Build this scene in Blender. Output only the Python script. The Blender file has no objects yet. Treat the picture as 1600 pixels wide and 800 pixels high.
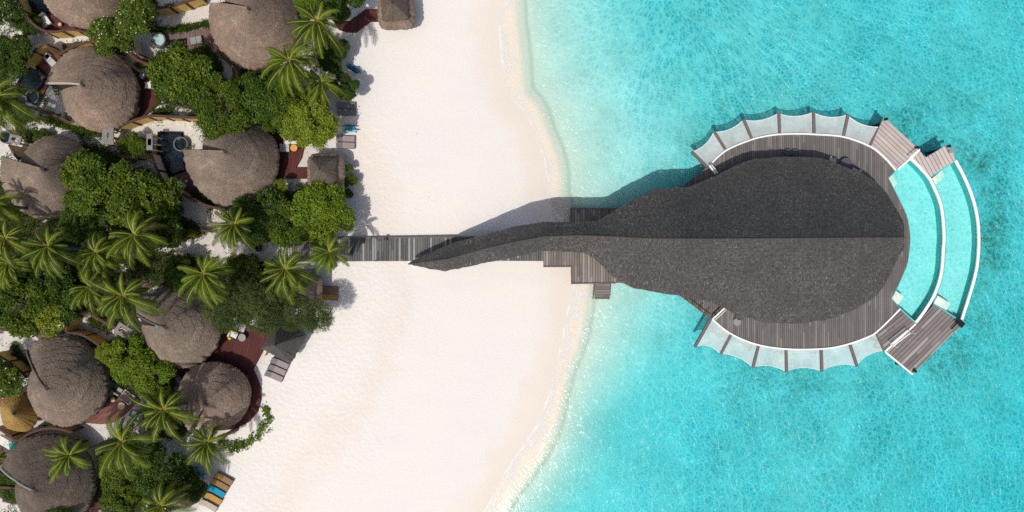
import bpy, math, random
import numpy as np
from mathutils import Vector, Matrix

random.seed(7); np.random.seed(7)
R = math.radians
sc = bpy.context.scene
C = sc.collection

# ------------------------------------------------------------------ camera, sky, sun, exposure
H = 75.0            # height of the drone above the water
K = 0.07            # metres per photo pixel (1600 wide) at water level
cam_d = bpy.data.cameras.new('camera')
cam = bpy.data.objects.new('camera', cam_d); C.objects.link(cam)
cam.location = (0, 0, H); cam.rotation_euler = (0, 0, 0)
cam_d.sensor_width = 36; cam_d.lens = 36 * H / (1600 * K)
cam_d.clip_start = 1; cam_d.clip_end = 3000
sc.camera = cam

SUN_EL = R(64); SHADOW_AZ = R(60)          # shadows fall to the upper right of the photo
sd_ = Vector((math.cos(SHADOW_AZ) * math.cos(SUN_EL), math.sin(SHADOW_AZ) * math.cos(SUN_EL), -math.sin(SUN_EL)))
sun_l = bpy.data.lights.new('sun', 'SUN'); sun_l.energy = 3.75; sun_l.angle = R(0.53); sun_l.color = (1.0, 0.955, 0.89)
sun = bpy.data.objects.new('sun', sun_l); C.objects.link(sun)
sun.rotation_euler = (-sd_).to_track_quat('Z', 'Y').to_euler(); sun.location = (-40, -60, 120)

w = bpy.data.worlds.new('World'); sc.world = w; w.use_nodes = True
wn = w.node_tree; bg = wn.nodes['Background']
sky = wn.nodes.new('ShaderNodeTexSky'); sky.sky_type = 'NISHITA'; sky.sun_disc = False
sky.sun_elevation = SUN_EL; sky.sun_rotation = math.atan2(-sd_.x, -sd_.y)
sky.air_density = 1.0; sky.dust_density = 3.5; sky.ozone_density = 1.0
wn.links.new(sky.outputs[0], bg.inputs[0]); bg.inputs[1].default_value = 0.125
sc.view_settings.view_transform = 'Standard'; sc.view_settings.look = 'None'
sc.view_settings.exposure = -0.20; sc.view_settings.gamma = 1; sc.view_settings.use_curve_mapping = False
sc.render.engine = 'CYCLES'
sc.cycles.max_bounces = 5; sc.cycles.diffuse_bounces = 3; sc.cycles.glossy_bounces = 2
sc.cycles.transmission_bounces = 4; sc.cycles.volume_bounces = 0; sc.cycles.transparent_max_bounces = 16
sc.cycles.use_denoising = False

# ------------------------------------------------------------------ helpers
def P(px, py, z=0.0):
    """photo pixel (1600x800) of something at height z -> world point"""
    s = K * (H - z) / H
    return Vector(((px - 800) * s, (400 - py) * s, z))

def PL(pts, z): return [P(x, y, z) for x, y in pts]

def tag(o, label=None, cat=None, group=None, kind=None):
    if label: o['label'] = label
    if cat: o['category'] = cat
    if group: o['group'] = group
    if kind: o['kind'] = kind
    return o

def empty(name, loc, rz=0.0):
    o = bpy.data.objects.new(name, None); C.objects.link(o)
    o.location = loc; o.rotation_euler = (0, 0, rz); o.empty_display_size = 0.3
    return o

def copy_tree(o, parent=None):
    c = o.copy(); C.objects.link(c); c.parent = parent
    for ch in list(o.children): copy_tree(ch, c)
    return c

class MB:
    def __init__(s): s.v = []; s.f = []; s.uv = {}; s.smooth = False
    def add(s, vs, fs, uvs=None):
        b = len(s.v); s.v += [tuple(p) for p in vs]
        for f in fs: s.f.append(tuple(b + i for i in f))
        if uvs is not None:
            for i, u in enumerate(uvs): s.uv[b + i] = u
        return s
    def box(s, c, d, rot=0.0, tilt=0.0):
        M = Matrix.Translation(Vector(c)) @ Matrix.Rotation(rot, 4, 'Z') @ Matrix.Rotation(tilt, 4, 'Y')
        vs = [M @ Vector((x * d[0] / 2, y * d[1] / 2, z * d[2] / 2)) for x in (-1, 1) for y in (-1, 1) for z in (-1, 1)]
        return s.add(vs, [(0, 1, 3, 2), (4, 6, 7, 5), (0, 4, 5, 1), (2, 3, 7, 6), (0, 2, 6, 4), (1, 5, 7, 3)])
    def prism(s, poly, z0, z1):
        n = len(poly)
        a = sum(poly[i][0] * poly[(i + 1) % n][1] - poly[(i + 1) % n][0] * poly[i][1] for i in range(n))
        if a < 0: poly = poly[::-1]
        vs = [(p[0], p[1], z0) for p in poly] + [(p[0], p[1], z1) for p in poly]
        fs = [tuple(range(n - 1, -1, -1)), tuple(range(n, 2 * n))] + [(i, (i + 1) % n, n + (i + 1) % n, n + i) for i in range(n)]
        return s.add(vs, fs)
    def cyl(s, c, r, h, n=20, r2=None):
        r2 = r if r2 is None else r2
        vs = [(c[0] + r * math.cos(2 * math.pi * i / n), c[1] + r * math.sin(2 * math.pi * i / n), c[2]) for i in range(n)]
        vs += [(c[0] + r2 * math.cos(2 * math.pi * i / n), c[1] + r2 * math.sin(2 * math.pi * i / n), c[2] + h) for i in range(n)]
        return s.add(vs, [tuple(range(n - 1, -1, -1)), tuple(range(n, 2 * n))] + [(i, (i + 1) % n, n + (i + 1) % n, n + i) for i in range(n)])
    def ring(s, c, r0, r1, z0, z1, n=28):
        vs = []
        for r, z in ((r0, z0), (r1, z0), (r1, z1), (r0, z1)):
            vs += [(c[0] + r * math.cos(2 * math.pi * i / n), c[1] + r * math.sin(2 * math.pi * i / n), z) for i in range(n)]
        fs = []
        for i in range(n):
            j = (i + 1) % n
            for k in range(4):
                a, b = k * n, ((k + 1) % 4) * n
                fs.append((a + i, a + j, b + j, b + i))
        return s.add(vs, fs)
    def tube(s, pts, rad, n=6, cap=True):
        pts = [Vector(p) for p in pts]; m = len(pts)
        if not hasattr(rad, '__len__'): rad = [rad] * m
        vs = []; up0 = Vector((0, 0, 1))
        for i, p in enumerate(pts):
            d = (pts[min(i + 1, m - 1)] - pts[max(i - 1, 0)]).normalized()
            up = up0 if abs(d.z) < 0.95 else Vector((1, 0, 0))
            a = d.cross(up).normalized(); b = a.cross(d).normalized()
            for k in range(n):
                t = 2 * math.pi * k / n
                vs.append(p + (a * math.cos(t) + b * math.sin(t)) * rad[i])
        fs = [(i * n + k, i * n + (k + 1) % n, (i + 1) * n + (k + 1) % n, (i + 1) * n + k) for i in range(m - 1) for k in range(n)]
        if cap: fs += [tuple(range(n - 1, -1, -1)), tuple((m - 1) * n + k for k in range(n))]
        return s.add(vs, fs)
    def ribbon(s, pts, width, h, closed=False, dz=0.0):
        """a wall or strip following a line; pts are at its foot, width across, h high"""
        pts = [Vector(p) for p in pts]; n = len(pts); vs = []
        for i, p in enumerate(pts):
            if closed: a, b = pts[i - 1], pts[(i + 1) % n]
            else: a, b = pts[max(i - 1, 0)], pts[min(i + 1, n - 1)]
            d = (b - a); d.z = 0; d.normalize(); q = Vector((-d.y, d.x, 0)) * width / 2
            vs += [p - q + Vector((0, 0, dz)), p + q + Vector((0, 0, dz)), p + q + Vector((0, 0, dz + h)), p - q + Vector((0, 0, dz + h))]
        fs = []
        for i in range(n if closed else n - 1):
            a = i * 4; b = ((i + 1) % n) * 4
            fs += [(a + k, a + (k + 1) % 4, b + (k + 1) % 4, b + k) for k in range(4)]
        if not closed: fs += [(3, 2, 1, 0), ((n - 1) * 4, (n - 1) * 4 + 1, (n - 1) * 4 + 2, (n - 1) * 4 + 3)]
        return s.add(vs, fs)
    def build(s, name, mat, parent=None, world=True, smooth=None, kind=None):
        off = parent.location.copy() if (parent is not None and world) else Vector((0, 0, 0))
        if parent is not None and world and parent.parent is not None: off += parent.parent.location
        me = bpy.data.meshes.new(name)
        me.from_pydata([(x - off.x, y - off.y, z - off.z) for x, y, z in s.v], [], s.f)
        if s.uv:
            l = me.uv_layers.new(name='UVMap'); li = np.zeros(len(me.loops), dtype=np.int32)
            me.loops.foreach_get('vertex_index', li)
            arr = np.array([s.uv.get(i, (0, 0)) for i in range(len(s.v))], dtype=np.float32)
            l.data.foreach_set('uv', arr[li].ravel())
        if smooth or (smooth is None and s.smooth):
            me.polygons.foreach_set('use_smooth', [True] * len(me.polygons))
        me.materials.append(mat)
        o = bpy.data.objects.new(name, me); C.objects.link(o)
        if parent is not None: o.parent = parent
        if kind: o['kind'] = kind
        return o

def spline(pts, n=6):
    """Catmull-Rom through 2-D pixel points"""
    out = []; m = len(pts)
    for i in range(m - 1):
        p0 = pts[max(i - 1, 0)]; p1 = pts[i]; p2 = pts[i + 1]; p3 = pts[min(i + 2, m - 1)]
        for k in range(n):
            t = k / n
            out.append(tuple(0.5 * (2 * p1[j] + (p2[j] - p0[j]) * t + (2 * p0[j] - 5 * p1[j] + 4 * p2[j] - p3[j]) * t * t + (3 * p1[j] - p0[j] - 3 * p2[j] + p3[j]) * t ** 3) for j in (0, 1)))
    out.append(tuple(pts[-1])); return out

# ------------------------------------------------------------------ node helpers
class NT:
    def __init__(s, name):
        s.m = bpy.data.materials.new(name); s.m.use_nodes = True; s.t = s.m.node_tree
        s.b = s.t.nodes['Principled BSDF']; s.out = s.t.nodes['Material Output']
    def n(s, typ, **kw):
        x = s.t.nodes.new('ShaderNode' + typ)
        for k, v in kw.items(): setattr(x, k, v)
        return x
    def put(s, inp, v):
        if v is None: return
        if hasattr(v, 'is_linked') or isinstance(v, bpy.types.NodeSocket): s.t.links.new(v, inp)
        elif isinstance(v, (tuple, list)) and len(v) == 3 and inp.type == 'RGBA': inp.default_value = (*v, 1)
        else: inp.default_value = v
    def pos(s): return s.n('NewGeometry').outputs['Position']
    def obj(s): return s.n('TexCoord').outputs['Object']
    def uv(s): return s.n('TexCoord').outputs['UV']
    def map(s, vec, scale=(1, 1, 1), rot=(0, 0, 0), loc=(0, 0, 0)):
        m = s.n('Mapping'); s.put(m.inputs['Vector'], vec)
        m.inputs['Scale'].default_value = scale; m.inputs['Rotation'].default_value = rot; m.inputs['Location'].default_value = loc
        return m.outputs[0]
    def noise(s, vec, scale, detail=4, rough=0.55, dist=0.0, col=False):
        x = s.n('TexNoise'); s.put(x.inputs['Vector'], vec); x.inputs['Scale'].default_value = scale
        x.inputs['Detail'].default_value = detail; x.inputs['Roughness'].default_value = rough; x.inputs['Distortion'].default_value = dist
        return x.outputs['Color' if col else 'Fac']
    def vor(s, vec, scale, feature='F1', out='Distance', rnd=1.0):
        x = s.n('TexVoronoi', feature=feature); s.put(x.inputs['Vector'], vec); x.inputs['Scale'].default_value = scale
        x.inputs['Randomness'].default_value = rnd
        return x.outputs[out]
    def math(s, op, a, b=None, c=None, clamp=False):
        x = s.n('Math', operation=op, use_clamp=clamp); s.put(x.inputs[0], a); s.put(x.inputs[1], b); s.put(x.inputs[2], c)
        return x.outputs[0]
    def rng(s, v, a, b, c=0.0, d=1.0, smooth=False):
        x = s.n('MapRange', interpolation_type='SMOOTHSTEP' if smooth else 'LINEAR'); s.put(x.inputs[0], v)
        for i, q in enumerate((a, b, c, d)): s.put(x.inputs[i + 1], q)
        return x.outputs[0]
    def mix(s, f, a, b, mode='MIX'):
        x = s.n('Mix', data_type='RGBA', blend_type=mode); s.put(x.inputs[0], f); s.put(x.inputs[6], a); s.put(x.inputs[7], b)
        return x.outputs[2]
    def attr(s, name, out='Fac'):
        x = s.n('Attribute', attribute_name=name); return x.outputs[out]
    def bump(s, h, dist=0.05, strength=1.0, nrm=None):
        x = s.n('Bump'); s.put(x.inputs['Height'], h); x.inputs['Distance'].default_value = dist; x.inputs['Strength'].default_value = strength
        s.put(x.inputs['Normal'], nrm); return x.outputs[0]
    def sep(s, v):
        x = s.n('SeparateXYZ'); s.put(x.inputs[0], v); return x.outputs
    def com(s, a, b, c):
        x = s.n('CombineXYZ'); s.put(x.inputs[0], a); s.put(x.inputs[1], b); s.put(x.inputs[2], c); return x.outputs[0]
    def done(s, col=None, rough=0.8, bump=None, spec=0.3):
        s.put(s.b.inputs['Base Color'], col); s.put(s.b.inputs['Roughness'], rough)
        s.b.inputs['Specular IOR Level'].default_value = spec
        if bump is not None: s.put(s.b.inputs['Normal'], bump)
        return s.m

def simple(name, col, rough=0.7, var=0.15, scale=6.0, spec=0.3, bumpd=0.0):
    a = NT(name); v = a.obj(); f = a.noise(v, scale, 5, 0.6)
    c = a.mix(a.rng(f, 0.3, 0.7), tuple(x * (1 - var) for x in col), tuple(min(1, x * (1 + var)) for x in col))
    return a.done(c, rough, a.bump(a.noise(v, scale * 5, 3), bumpd) if bumpd else None, spec)

def planks(name, ang, wdt, c1, c2, light, gap=0.045, rough=0.8, silver=0.25):
    """weathered boards running along direction ang (degrees, world x = 0); tone differs from board to board"""
    a = NT(name); p = a.map(a.pos(), rot=(0, 0, -R(ang))); x, y, z = a.sep(p)
    row = a.math('FLOOR', a.math('DIVIDE', y, wdt)); fr = a.math('FRACT', a.math('DIVIDE', y, wdt))
    wn1 = a.n('TexWhiteNoise', noise_dimensions='1D'); a.put(wn1.inputs['W'], row)
    seg = a.math('FLOOR', a.math('DIVIDE', a.math('ADD', x, a.math('MULTIPLY', wn1.outputs['Value'], 7.0)), 3.4))
    wn2 = a.n('TexWhiteNoise', noise_dimensions='2D'); a.put(wn2.inputs['Vector'], a.com(row, seg, 0.0))
    g = a.noise(a.map(p, scale=(1.2, 22, 1)), 1.0, 5, 0.65)
    big = a.noise(p, 0.35, 3, 0.6)
    t = a.math('ADD', a.math('MULTIPLY', wn2.outputs['Value'], 0.55), a.math('MULTIPLY', g, 0.45))
    c = a.mix(a.rng(t, 0.15, 0.85), c1, c2)
    c = a.mix(a.math('MULTIPLY', a.rng(wn2.outputs['Value'], 0.82, 0.86), silver), c, light)
    c = a.mix(a.rng(big, 0.35, 0.75, 0.0, 0.35), c, tuple(q * 0.6 for q in c1))
    st = a.rng(a.noise(a.map(p, scale=(2.5, 9, 1)), 1.0, 2, 0.5), 0.72, 0.76, 0.0, silver * 1.6)
    c = a.mix(st, c, light)
    e = a.math('MINIMUM', fr, a.math('SUBTRACT', 1.0, fr)); gm = a.rng(e, gap, gap * 2.2)
    c = a.mix(gm, tuple(q * 0.45 for q in c1), c)
    h = a.math('ADD', a.math('MULTIPLY', gm, 1.0), a.math('MULTIPLY', g, 0.25))
    return a.done(c, rough, a.bump(h, 0.02), 0.25)

# ------------------------------------------------------------------ materials
M = {}
def thatch(name, dark, mid, light, moss):
    a = NT(name); uv = a.uv(); x, y, z = a.sep(uv); o = a.obj()
    straw = a.noise(a.map(uv, scale=(11, 3.2, 1)), 1.0, 6, 0.75)
    fine = a.noise(a.map(uv, scale=(26, 9, 1)), 1.0, 3, 0.7)
    wob = a.math('ADD', y, a.math('MULTIPLY', a.noise(o, 0.8, 3), 0.35))
    cr = a.math('FRACT', a.math('MULTIPLY', wob, 1.9)); course = a.math('FLOOR', a.math('MULTIPLY', wob, 1.9))
    wn_ = a.n('TexWhiteNoise', noise_dimensions='1D'); a.put(wn_.inputs['W'], course)
    t = a.math('ADD', a.math('MULTIPLY', straw, 0.6), a.math('MULTIPLY', fine, 0.4))
    c = a.mix(a.rng(t, 0.36, 0.64), dark, mid)
    c = a.mix(a.rng(a.math('ADD', fine, a.math('MULTIPLY', a.noise(o, 0.5, 3), 0.35)), 0.66, 0.86), c, light)
    c = a.mix(a.rng(a.noise(a.map(uv, scale=(2.6, 0.45, 1)), 1.0, 4, 0.65), 0.35, 0.7, 0.0, 0.55), c, dark)
    c = a.mix(a.math('MULTIPLY', wn_.outputs['Value'], 0.30), c, tuple(q * 0.60 for q in mid))
    c = a.mix(a.rng(a.noise(o, 0.42, 5, 0.65), 0.5, 0.72, 0.0, 0.55), c, moss)
    h = a.math('ADD', a.math('MULTIPLY', t, 0.55), a.math('MULTIPLY', cr, -0.45))
    return a.done(c, 0.95, a.bump(h, 0.22), 0.1)
M['thatch'] = thatch('thatch_grey', (0.09, 0.068, 0.052), (0.33, 0.265, 0.205), (0.66, 0.49, 0.39), (0.115, 0.10, 0.085))
M['thatch_rose'] = thatch('thatch_rose', (0.10, 0.07, 0.052), (0.385, 0.29, 0.22), (0.74, 0.52, 0.39), (0.12, 0.10, 0.085))
M['thatch_dark'] = thatch('thatch_dark', (0.06, 0.048, 0.038), (0.21, 0.17, 0.135), (0.40, 0.30, 0.24), (0.075, 0.065, 0.055))
M['thatch_gold'] = thatch('thatch_gold', (0.16, 0.09, 0.025), (0.48, 0.30, 0.09), (0.80, 0.56, 0.22), (0.34, 0.22, 0.08))
M['thatch_grass'] = thatch('thatch_ash', (0.05, 0.048, 0.045), (0.15, 0.14, 0.13), (0.28, 0.26, 0.24), (0.07, 0.065, 0.06))

def shingles():
    a = NT('roof_shingles'); uv = a.uv(); o = a.obj()
    br = a.n('TexBrick', offset=0.5, offset_frequency=2); a.put(br.inputs['Vector'], uv)
    br.inputs['Scale'].default_value = 1.0; br.inputs['Brick Width'].default_value = 0.16; br.inputs['Row Height'].default_value = 0.27
    br.inputs['Mortar Size'].default_value = 0.012; br.inputs['Bias'].default_value = 0.0; br.inputs['Mortar Smooth'].default_value = 0.3
    br.inputs['Color1'].default_value = (0.0, 0.0, 0.0, 1); br.inputs['Color2'].default_value = (1, 1, 1, 1); br.inputs['Mortar'].default_value = (0.3, 0.3, 0.3, 1)
    a.put(br.inputs['Vector'], a.mix(0.02, uv, a.noise(o, 1.2, 3, col=True), 'ADD'))
    t = a.math('ADD', a.math('MULTIPLY', br.outputs['Color'], 0.38), a.math('MULTIPLY', a.noise(a.map(uv, scale=(8, 3, 1)), 1.0, 6, 0.8), 0.78))
    c = a.mix(a.rng(t, 0.15, 1.0), (0.010, 0.009, 0.010), (0.158, 0.147, 0.137))
    c = a.mix(a.rng(a.noise(a.map(uv, scale=(7, 2.2, 1)), 1.0, 2), 0.61, 0.70, 0, 0.85), c, (0.26, 0.245, 0.225))
    c = a.mix(a.rng(a.noise(a.map(uv, scale=(0.25, 4.0, 1)), 1.0, 3), 0.55, 0.7, 0, 0.4), c, (0.05, 0.047, 0.047))
    c = a.mix(a.rng(a.noise(o, 0.22, 4, 0.6), 0.42, 0.68, 0, 0.5), c, (0.052, 0.049, 0.05))
    x, y, z = a.sep(uv); st = a.math('FRACT', a.math('DIVIDE', y, 0.27))
    h = a.math('ADD', a.math('MULTIPLY', t, 0.6), a.math('MULTIPLY', st, -0.25))
    return a.done(c, 0.85, a.bump(h, 0.11), 0.15)
M['shingles'] = shingles()

M['deck_main'] = planks('deck_boards_grey', 90, 0.22, (0.118, 0.108, 0.102), (0.18, 0.167, 0.157), (0.34, 0.315, 0.30))
M['deck_walk'] = planks('boardwalk_boards', 90, 0.26, (0.07, 0.07, 0.068), (0.20, 0.19, 0.18), (0.5, 0.47, 0.44), silver=0.4)
M['deck_land'] = planks('landing_boards', 90, 0.28, (0.13, 0.11, 0.10), (0.27, 0.235, 0.21), (0.5, 0.45, 0.41))
M['deck_A'] = planks('deck_boards_pale', -43, 0.42, (0.42, 0.355, 0.325), (0.58, 0.50, 0.465), (0.55, 0.47, 0.44))
M['deck_B'] = planks('deck_boards_pale_cross', 118, 0.42, (0.42, 0.355, 0.325), (0.58, 0.50, 0.465), (0.55, 0.47, 0.44))
M['deck_D'] = planks('deck_boards_brown', 45, 0.40, (0.13, 0.115, 0.11), (0.27, 0.24, 0.23), (0.48, 0.44, 0.43), silver=0.35)
M['deck_C'] = planks('deck_boards_brown_small', 38, 0.40, (0.13, 0.115, 0.11), (0.27, 0.24, 0.23), (0.48, 0.44, 0.43), silver=0.35)
M['deck_steps'] = planks('step_boards', 0, 0.30, (0.13, 0.11, 0.10), (0.26, 0.22, 0.20), (0.5, 0.45, 0.41))
M['red0'] = planks('red_boards', 78, 0.15, (0.075, 0.020, 0.018), (0.115, 0.034, 0.030), (0.22, 0.12, 0.10), silver=0.08)
M['red1'] = planks('red_boards_faded', 25, 0.15, (0.14, 0.055, 0.045), (0.22, 0.095, 0.08), (0.32, 0.2, 0.17), silver=0.12)
M['red2'] = planks('red_boards_dusty', 95, 0.15, (0.14, 0.085, 0.08), (0.22, 0.14, 0.13), (0.34, 0.26, 0.24), silver=0.12)
M['white'] = simple('white_painted_concrete', (0.78, 0.77, 0.75), 0.6, 0.05, 3)
M['wood_beam'] = simple('beam_wood', (0.14, 0.115, 0.11), 0.85, 0.3, 9, bumpd=0.01)
M['pile'] = simple('wet_pile_wood', (0.07, 0.06, 0.05), 0.7, 0.3, 5)
M['wall_y'] = simple('yellow_render', (0.52, 0.36, 0.11), 0.85, 0.2, 2)
M['wall_c'] = simple('cream_render', (0.62, 0.52, 0.34), 0.85, 0.15, 2)
M['cap'] = simple('brown_wall_cap', (0.075, 0.036, 0.028), 0.8, 0.25, 6)
M['post'] = simple('dark_post', (0.035, 0.028, 0.025), 0.7, 0.2, 6)
M['pool_black'] = simple('dark_pool_stone', (0.004, 0.007, 0.011), 0.7, 0.3, 3, 0.1)
M['tub_rim'] = simple('tub_rim_stone', (0.10, 0.10, 0.095), 0.6, 0.2, 8)
M['gate'] = simple('weathered_gate_roof', (0.20, 0.19, 0.18), 0.85, 0.25, 7, bumpd=0.02)
M['cush_grey'] = simple('grey_cushion', (0.27, 0.225, 0.235), 0.9, 0.08, 5)
M['cush_dark'] = simple('dark_grey_cushion', (0.17, 0.16, 0.17), 0.9, 0.08, 5)
M['cush_white'] = simple('white_cushion', (0.62, 0.60, 0.56), 0.9, 0.06, 4)
M['cush_blue'] = simple('blue_towel', (0.01, 0.24, 0.38), 0.9, 0.12, 8)
M['cush_ochre'] = simple('ochre_slats', (0.40, 0.22, 0.05), 0.8, 0.25, 9)
M['cush_brown'] = simple('brown_slats', (0.24, 0.135, 0.07), 0.8, 0.25, 9)
M['cush_pale'] = simple('pale_worn_slats', (0.40, 0.34, 0.27), 0.8, 0.25, 9)
M['frame'] = simple('teak_frame', (0.16, 0.10, 0.06), 0.8, 0.2, 9)
M['kayak'] = simple('blue_hull', (0.01, 0.22, 0.34), 0.3, 0.08, 3, 0.5)
M['kayak2'] = simple('cyan_hull', (0.01, 0.33, 0.46), 0.3, 0.08, 3, 0.5)
M['kayak_d'] = simple('dark_hull', (0.02, 0.06, 0.09), 0.4, 0.1, 3, 0.5)
M['turq'] = simple('turquoise_fabric', (0.02, 0.36, 0.32), 0.8, 0.1, 3)
M['orange'] = simple('orange_wood', (0.62, 0.27, 0.07), 0.5, 0.1, 5)
M['beige'] = simple('beige_wood', (0.52, 0.38, 0.24), 0.6, 0.1, 5)
M['tgrey'] = simple('grey_table_top', (0.24, 0.235, 0.23), 0.5, 0.12, 5)
M['seat_dark'] = simple('charcoal_weave', (0.075, 0.078, 0.085), 0.7, 0.15, 9)
M['seat_pale'] = simple('pale_pebble_fabric', (0.42, 0.42, 0.42), 0.85, 0.08, 9)
M['yellow'] = simple('yellow_cloth', (0.65, 0.47, 0.02), 0.85, 0.08, 9)
M['redc'] = simple('red_cloth', (0.45, 0.02, 0.05), 0.85, 0.08, 9)
M['black'] = simple('black_ceramic', (0.012, 0.012, 0.014), 0.3, 0.1, 9, 0.5)
M['steel'] = simple('grey_steel', (0.25, 0.25, 0.25), 0.4, 0.1, 9, 0.5)
M['bark'] = simple('bark', (0.13, 0.10, 0.075), 0.9, 0.35, 6, bumpd=0.03)
M['palmbark'] = simple('palm_bark', (0.20, 0.17, 0.135), 0.9, 0.3, 8, bumpd=0.03)

def pool_tile():
    a = NT('pool_floor'); v = a.pos()
    c = a.mix(a.rng(a.noise(v, 0.45, 4, 0.6), 0.3, 0.7), (0.46, 0.72, 0.70), (0.56, 0.80, 0.77))
    n = a.vor(a.mix(0.25, v, a.noise(v, 2.5, 2, col=True)), 2.2)
    return a.done(c, 0.6, a.bump(n, 0.03))
M['pool_tile'] = pool_tile()
M['pool_wall'] = simple('pool_wall_teal', (0.10, 0.45, 0.44), 0.6, 0.1, 3)
M['pool_step'] = simple('pool_step_pale', (0.70, 0.72, 0.64), 0.6, 0.06, 3)

def leaf_mat(name, gain=1.0, gloss=0.4, transl=0.3):
    a = NT(name); col = a.attr('tint', 'Color')
    oi = a.n('ObjectInfo').outputs['Random']
    c = a.mix(a.rng(oi, 0, 1, 0.0, 0.22), col, tuple(q * gain for q in (0.10, 0.17, 0.02)))
    a.put(a.b.inputs['Base Color'], c); a.b.inputs['Roughness'].default_value = gloss; a.b.inputs['Specular IOR Level'].default_value = 0.16
    t = a.n('BsdfTranslucent'); a.put(t.inputs['Color'], a.mix(0.5, c, (0.20, 0.32, 0.02)))
    m = a.n('MixShader'); m.inputs[0].default_value = transl
    a.t.links.new(a.b.outputs[0], m.inputs[1]); a.t.links.new(t.outputs[0], m.inputs[2]); a.t.links.new(m.outputs[0], a.out.inputs[0])
    return a.m
M['leaf'] = leaf_mat('broad_leaf'); M['palm'] = leaf_mat('palm_leaf', 1.0, 0.45, 0.25); M['needle'] = leaf_mat('needle_leaf', 1.0, 0.6, 0.2)

def net_mat():
    a = NT('net_mesh'); v = a.pos(); x, y, z = a.sep(v)
    d = a.n('BsdfDiffuse'); a.put(d.inputs[0], a.mix(a.rng(a.noise(v, 0.7, 3), 0.35, 0.7), (0.50, 0.56, 0.54), (0.64, 0.69, 0.67)))
    t = a.n('BsdfTransparent'); m = a.n('MixShader'); a.put(m.inputs[0], a.rng(a.noise(v, 3.5, 4, 0.7), 0.3, 0.7, 0.60, 0.74))
    a.t.links.new(t.outputs[0], m.inputs[1]); a.t.links.new(d.outputs[0], m.inputs[2]); a.t.links.new(m.outputs[0], a.out.inputs[0])
    return a.m
M['net'] = net_mat()

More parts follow.
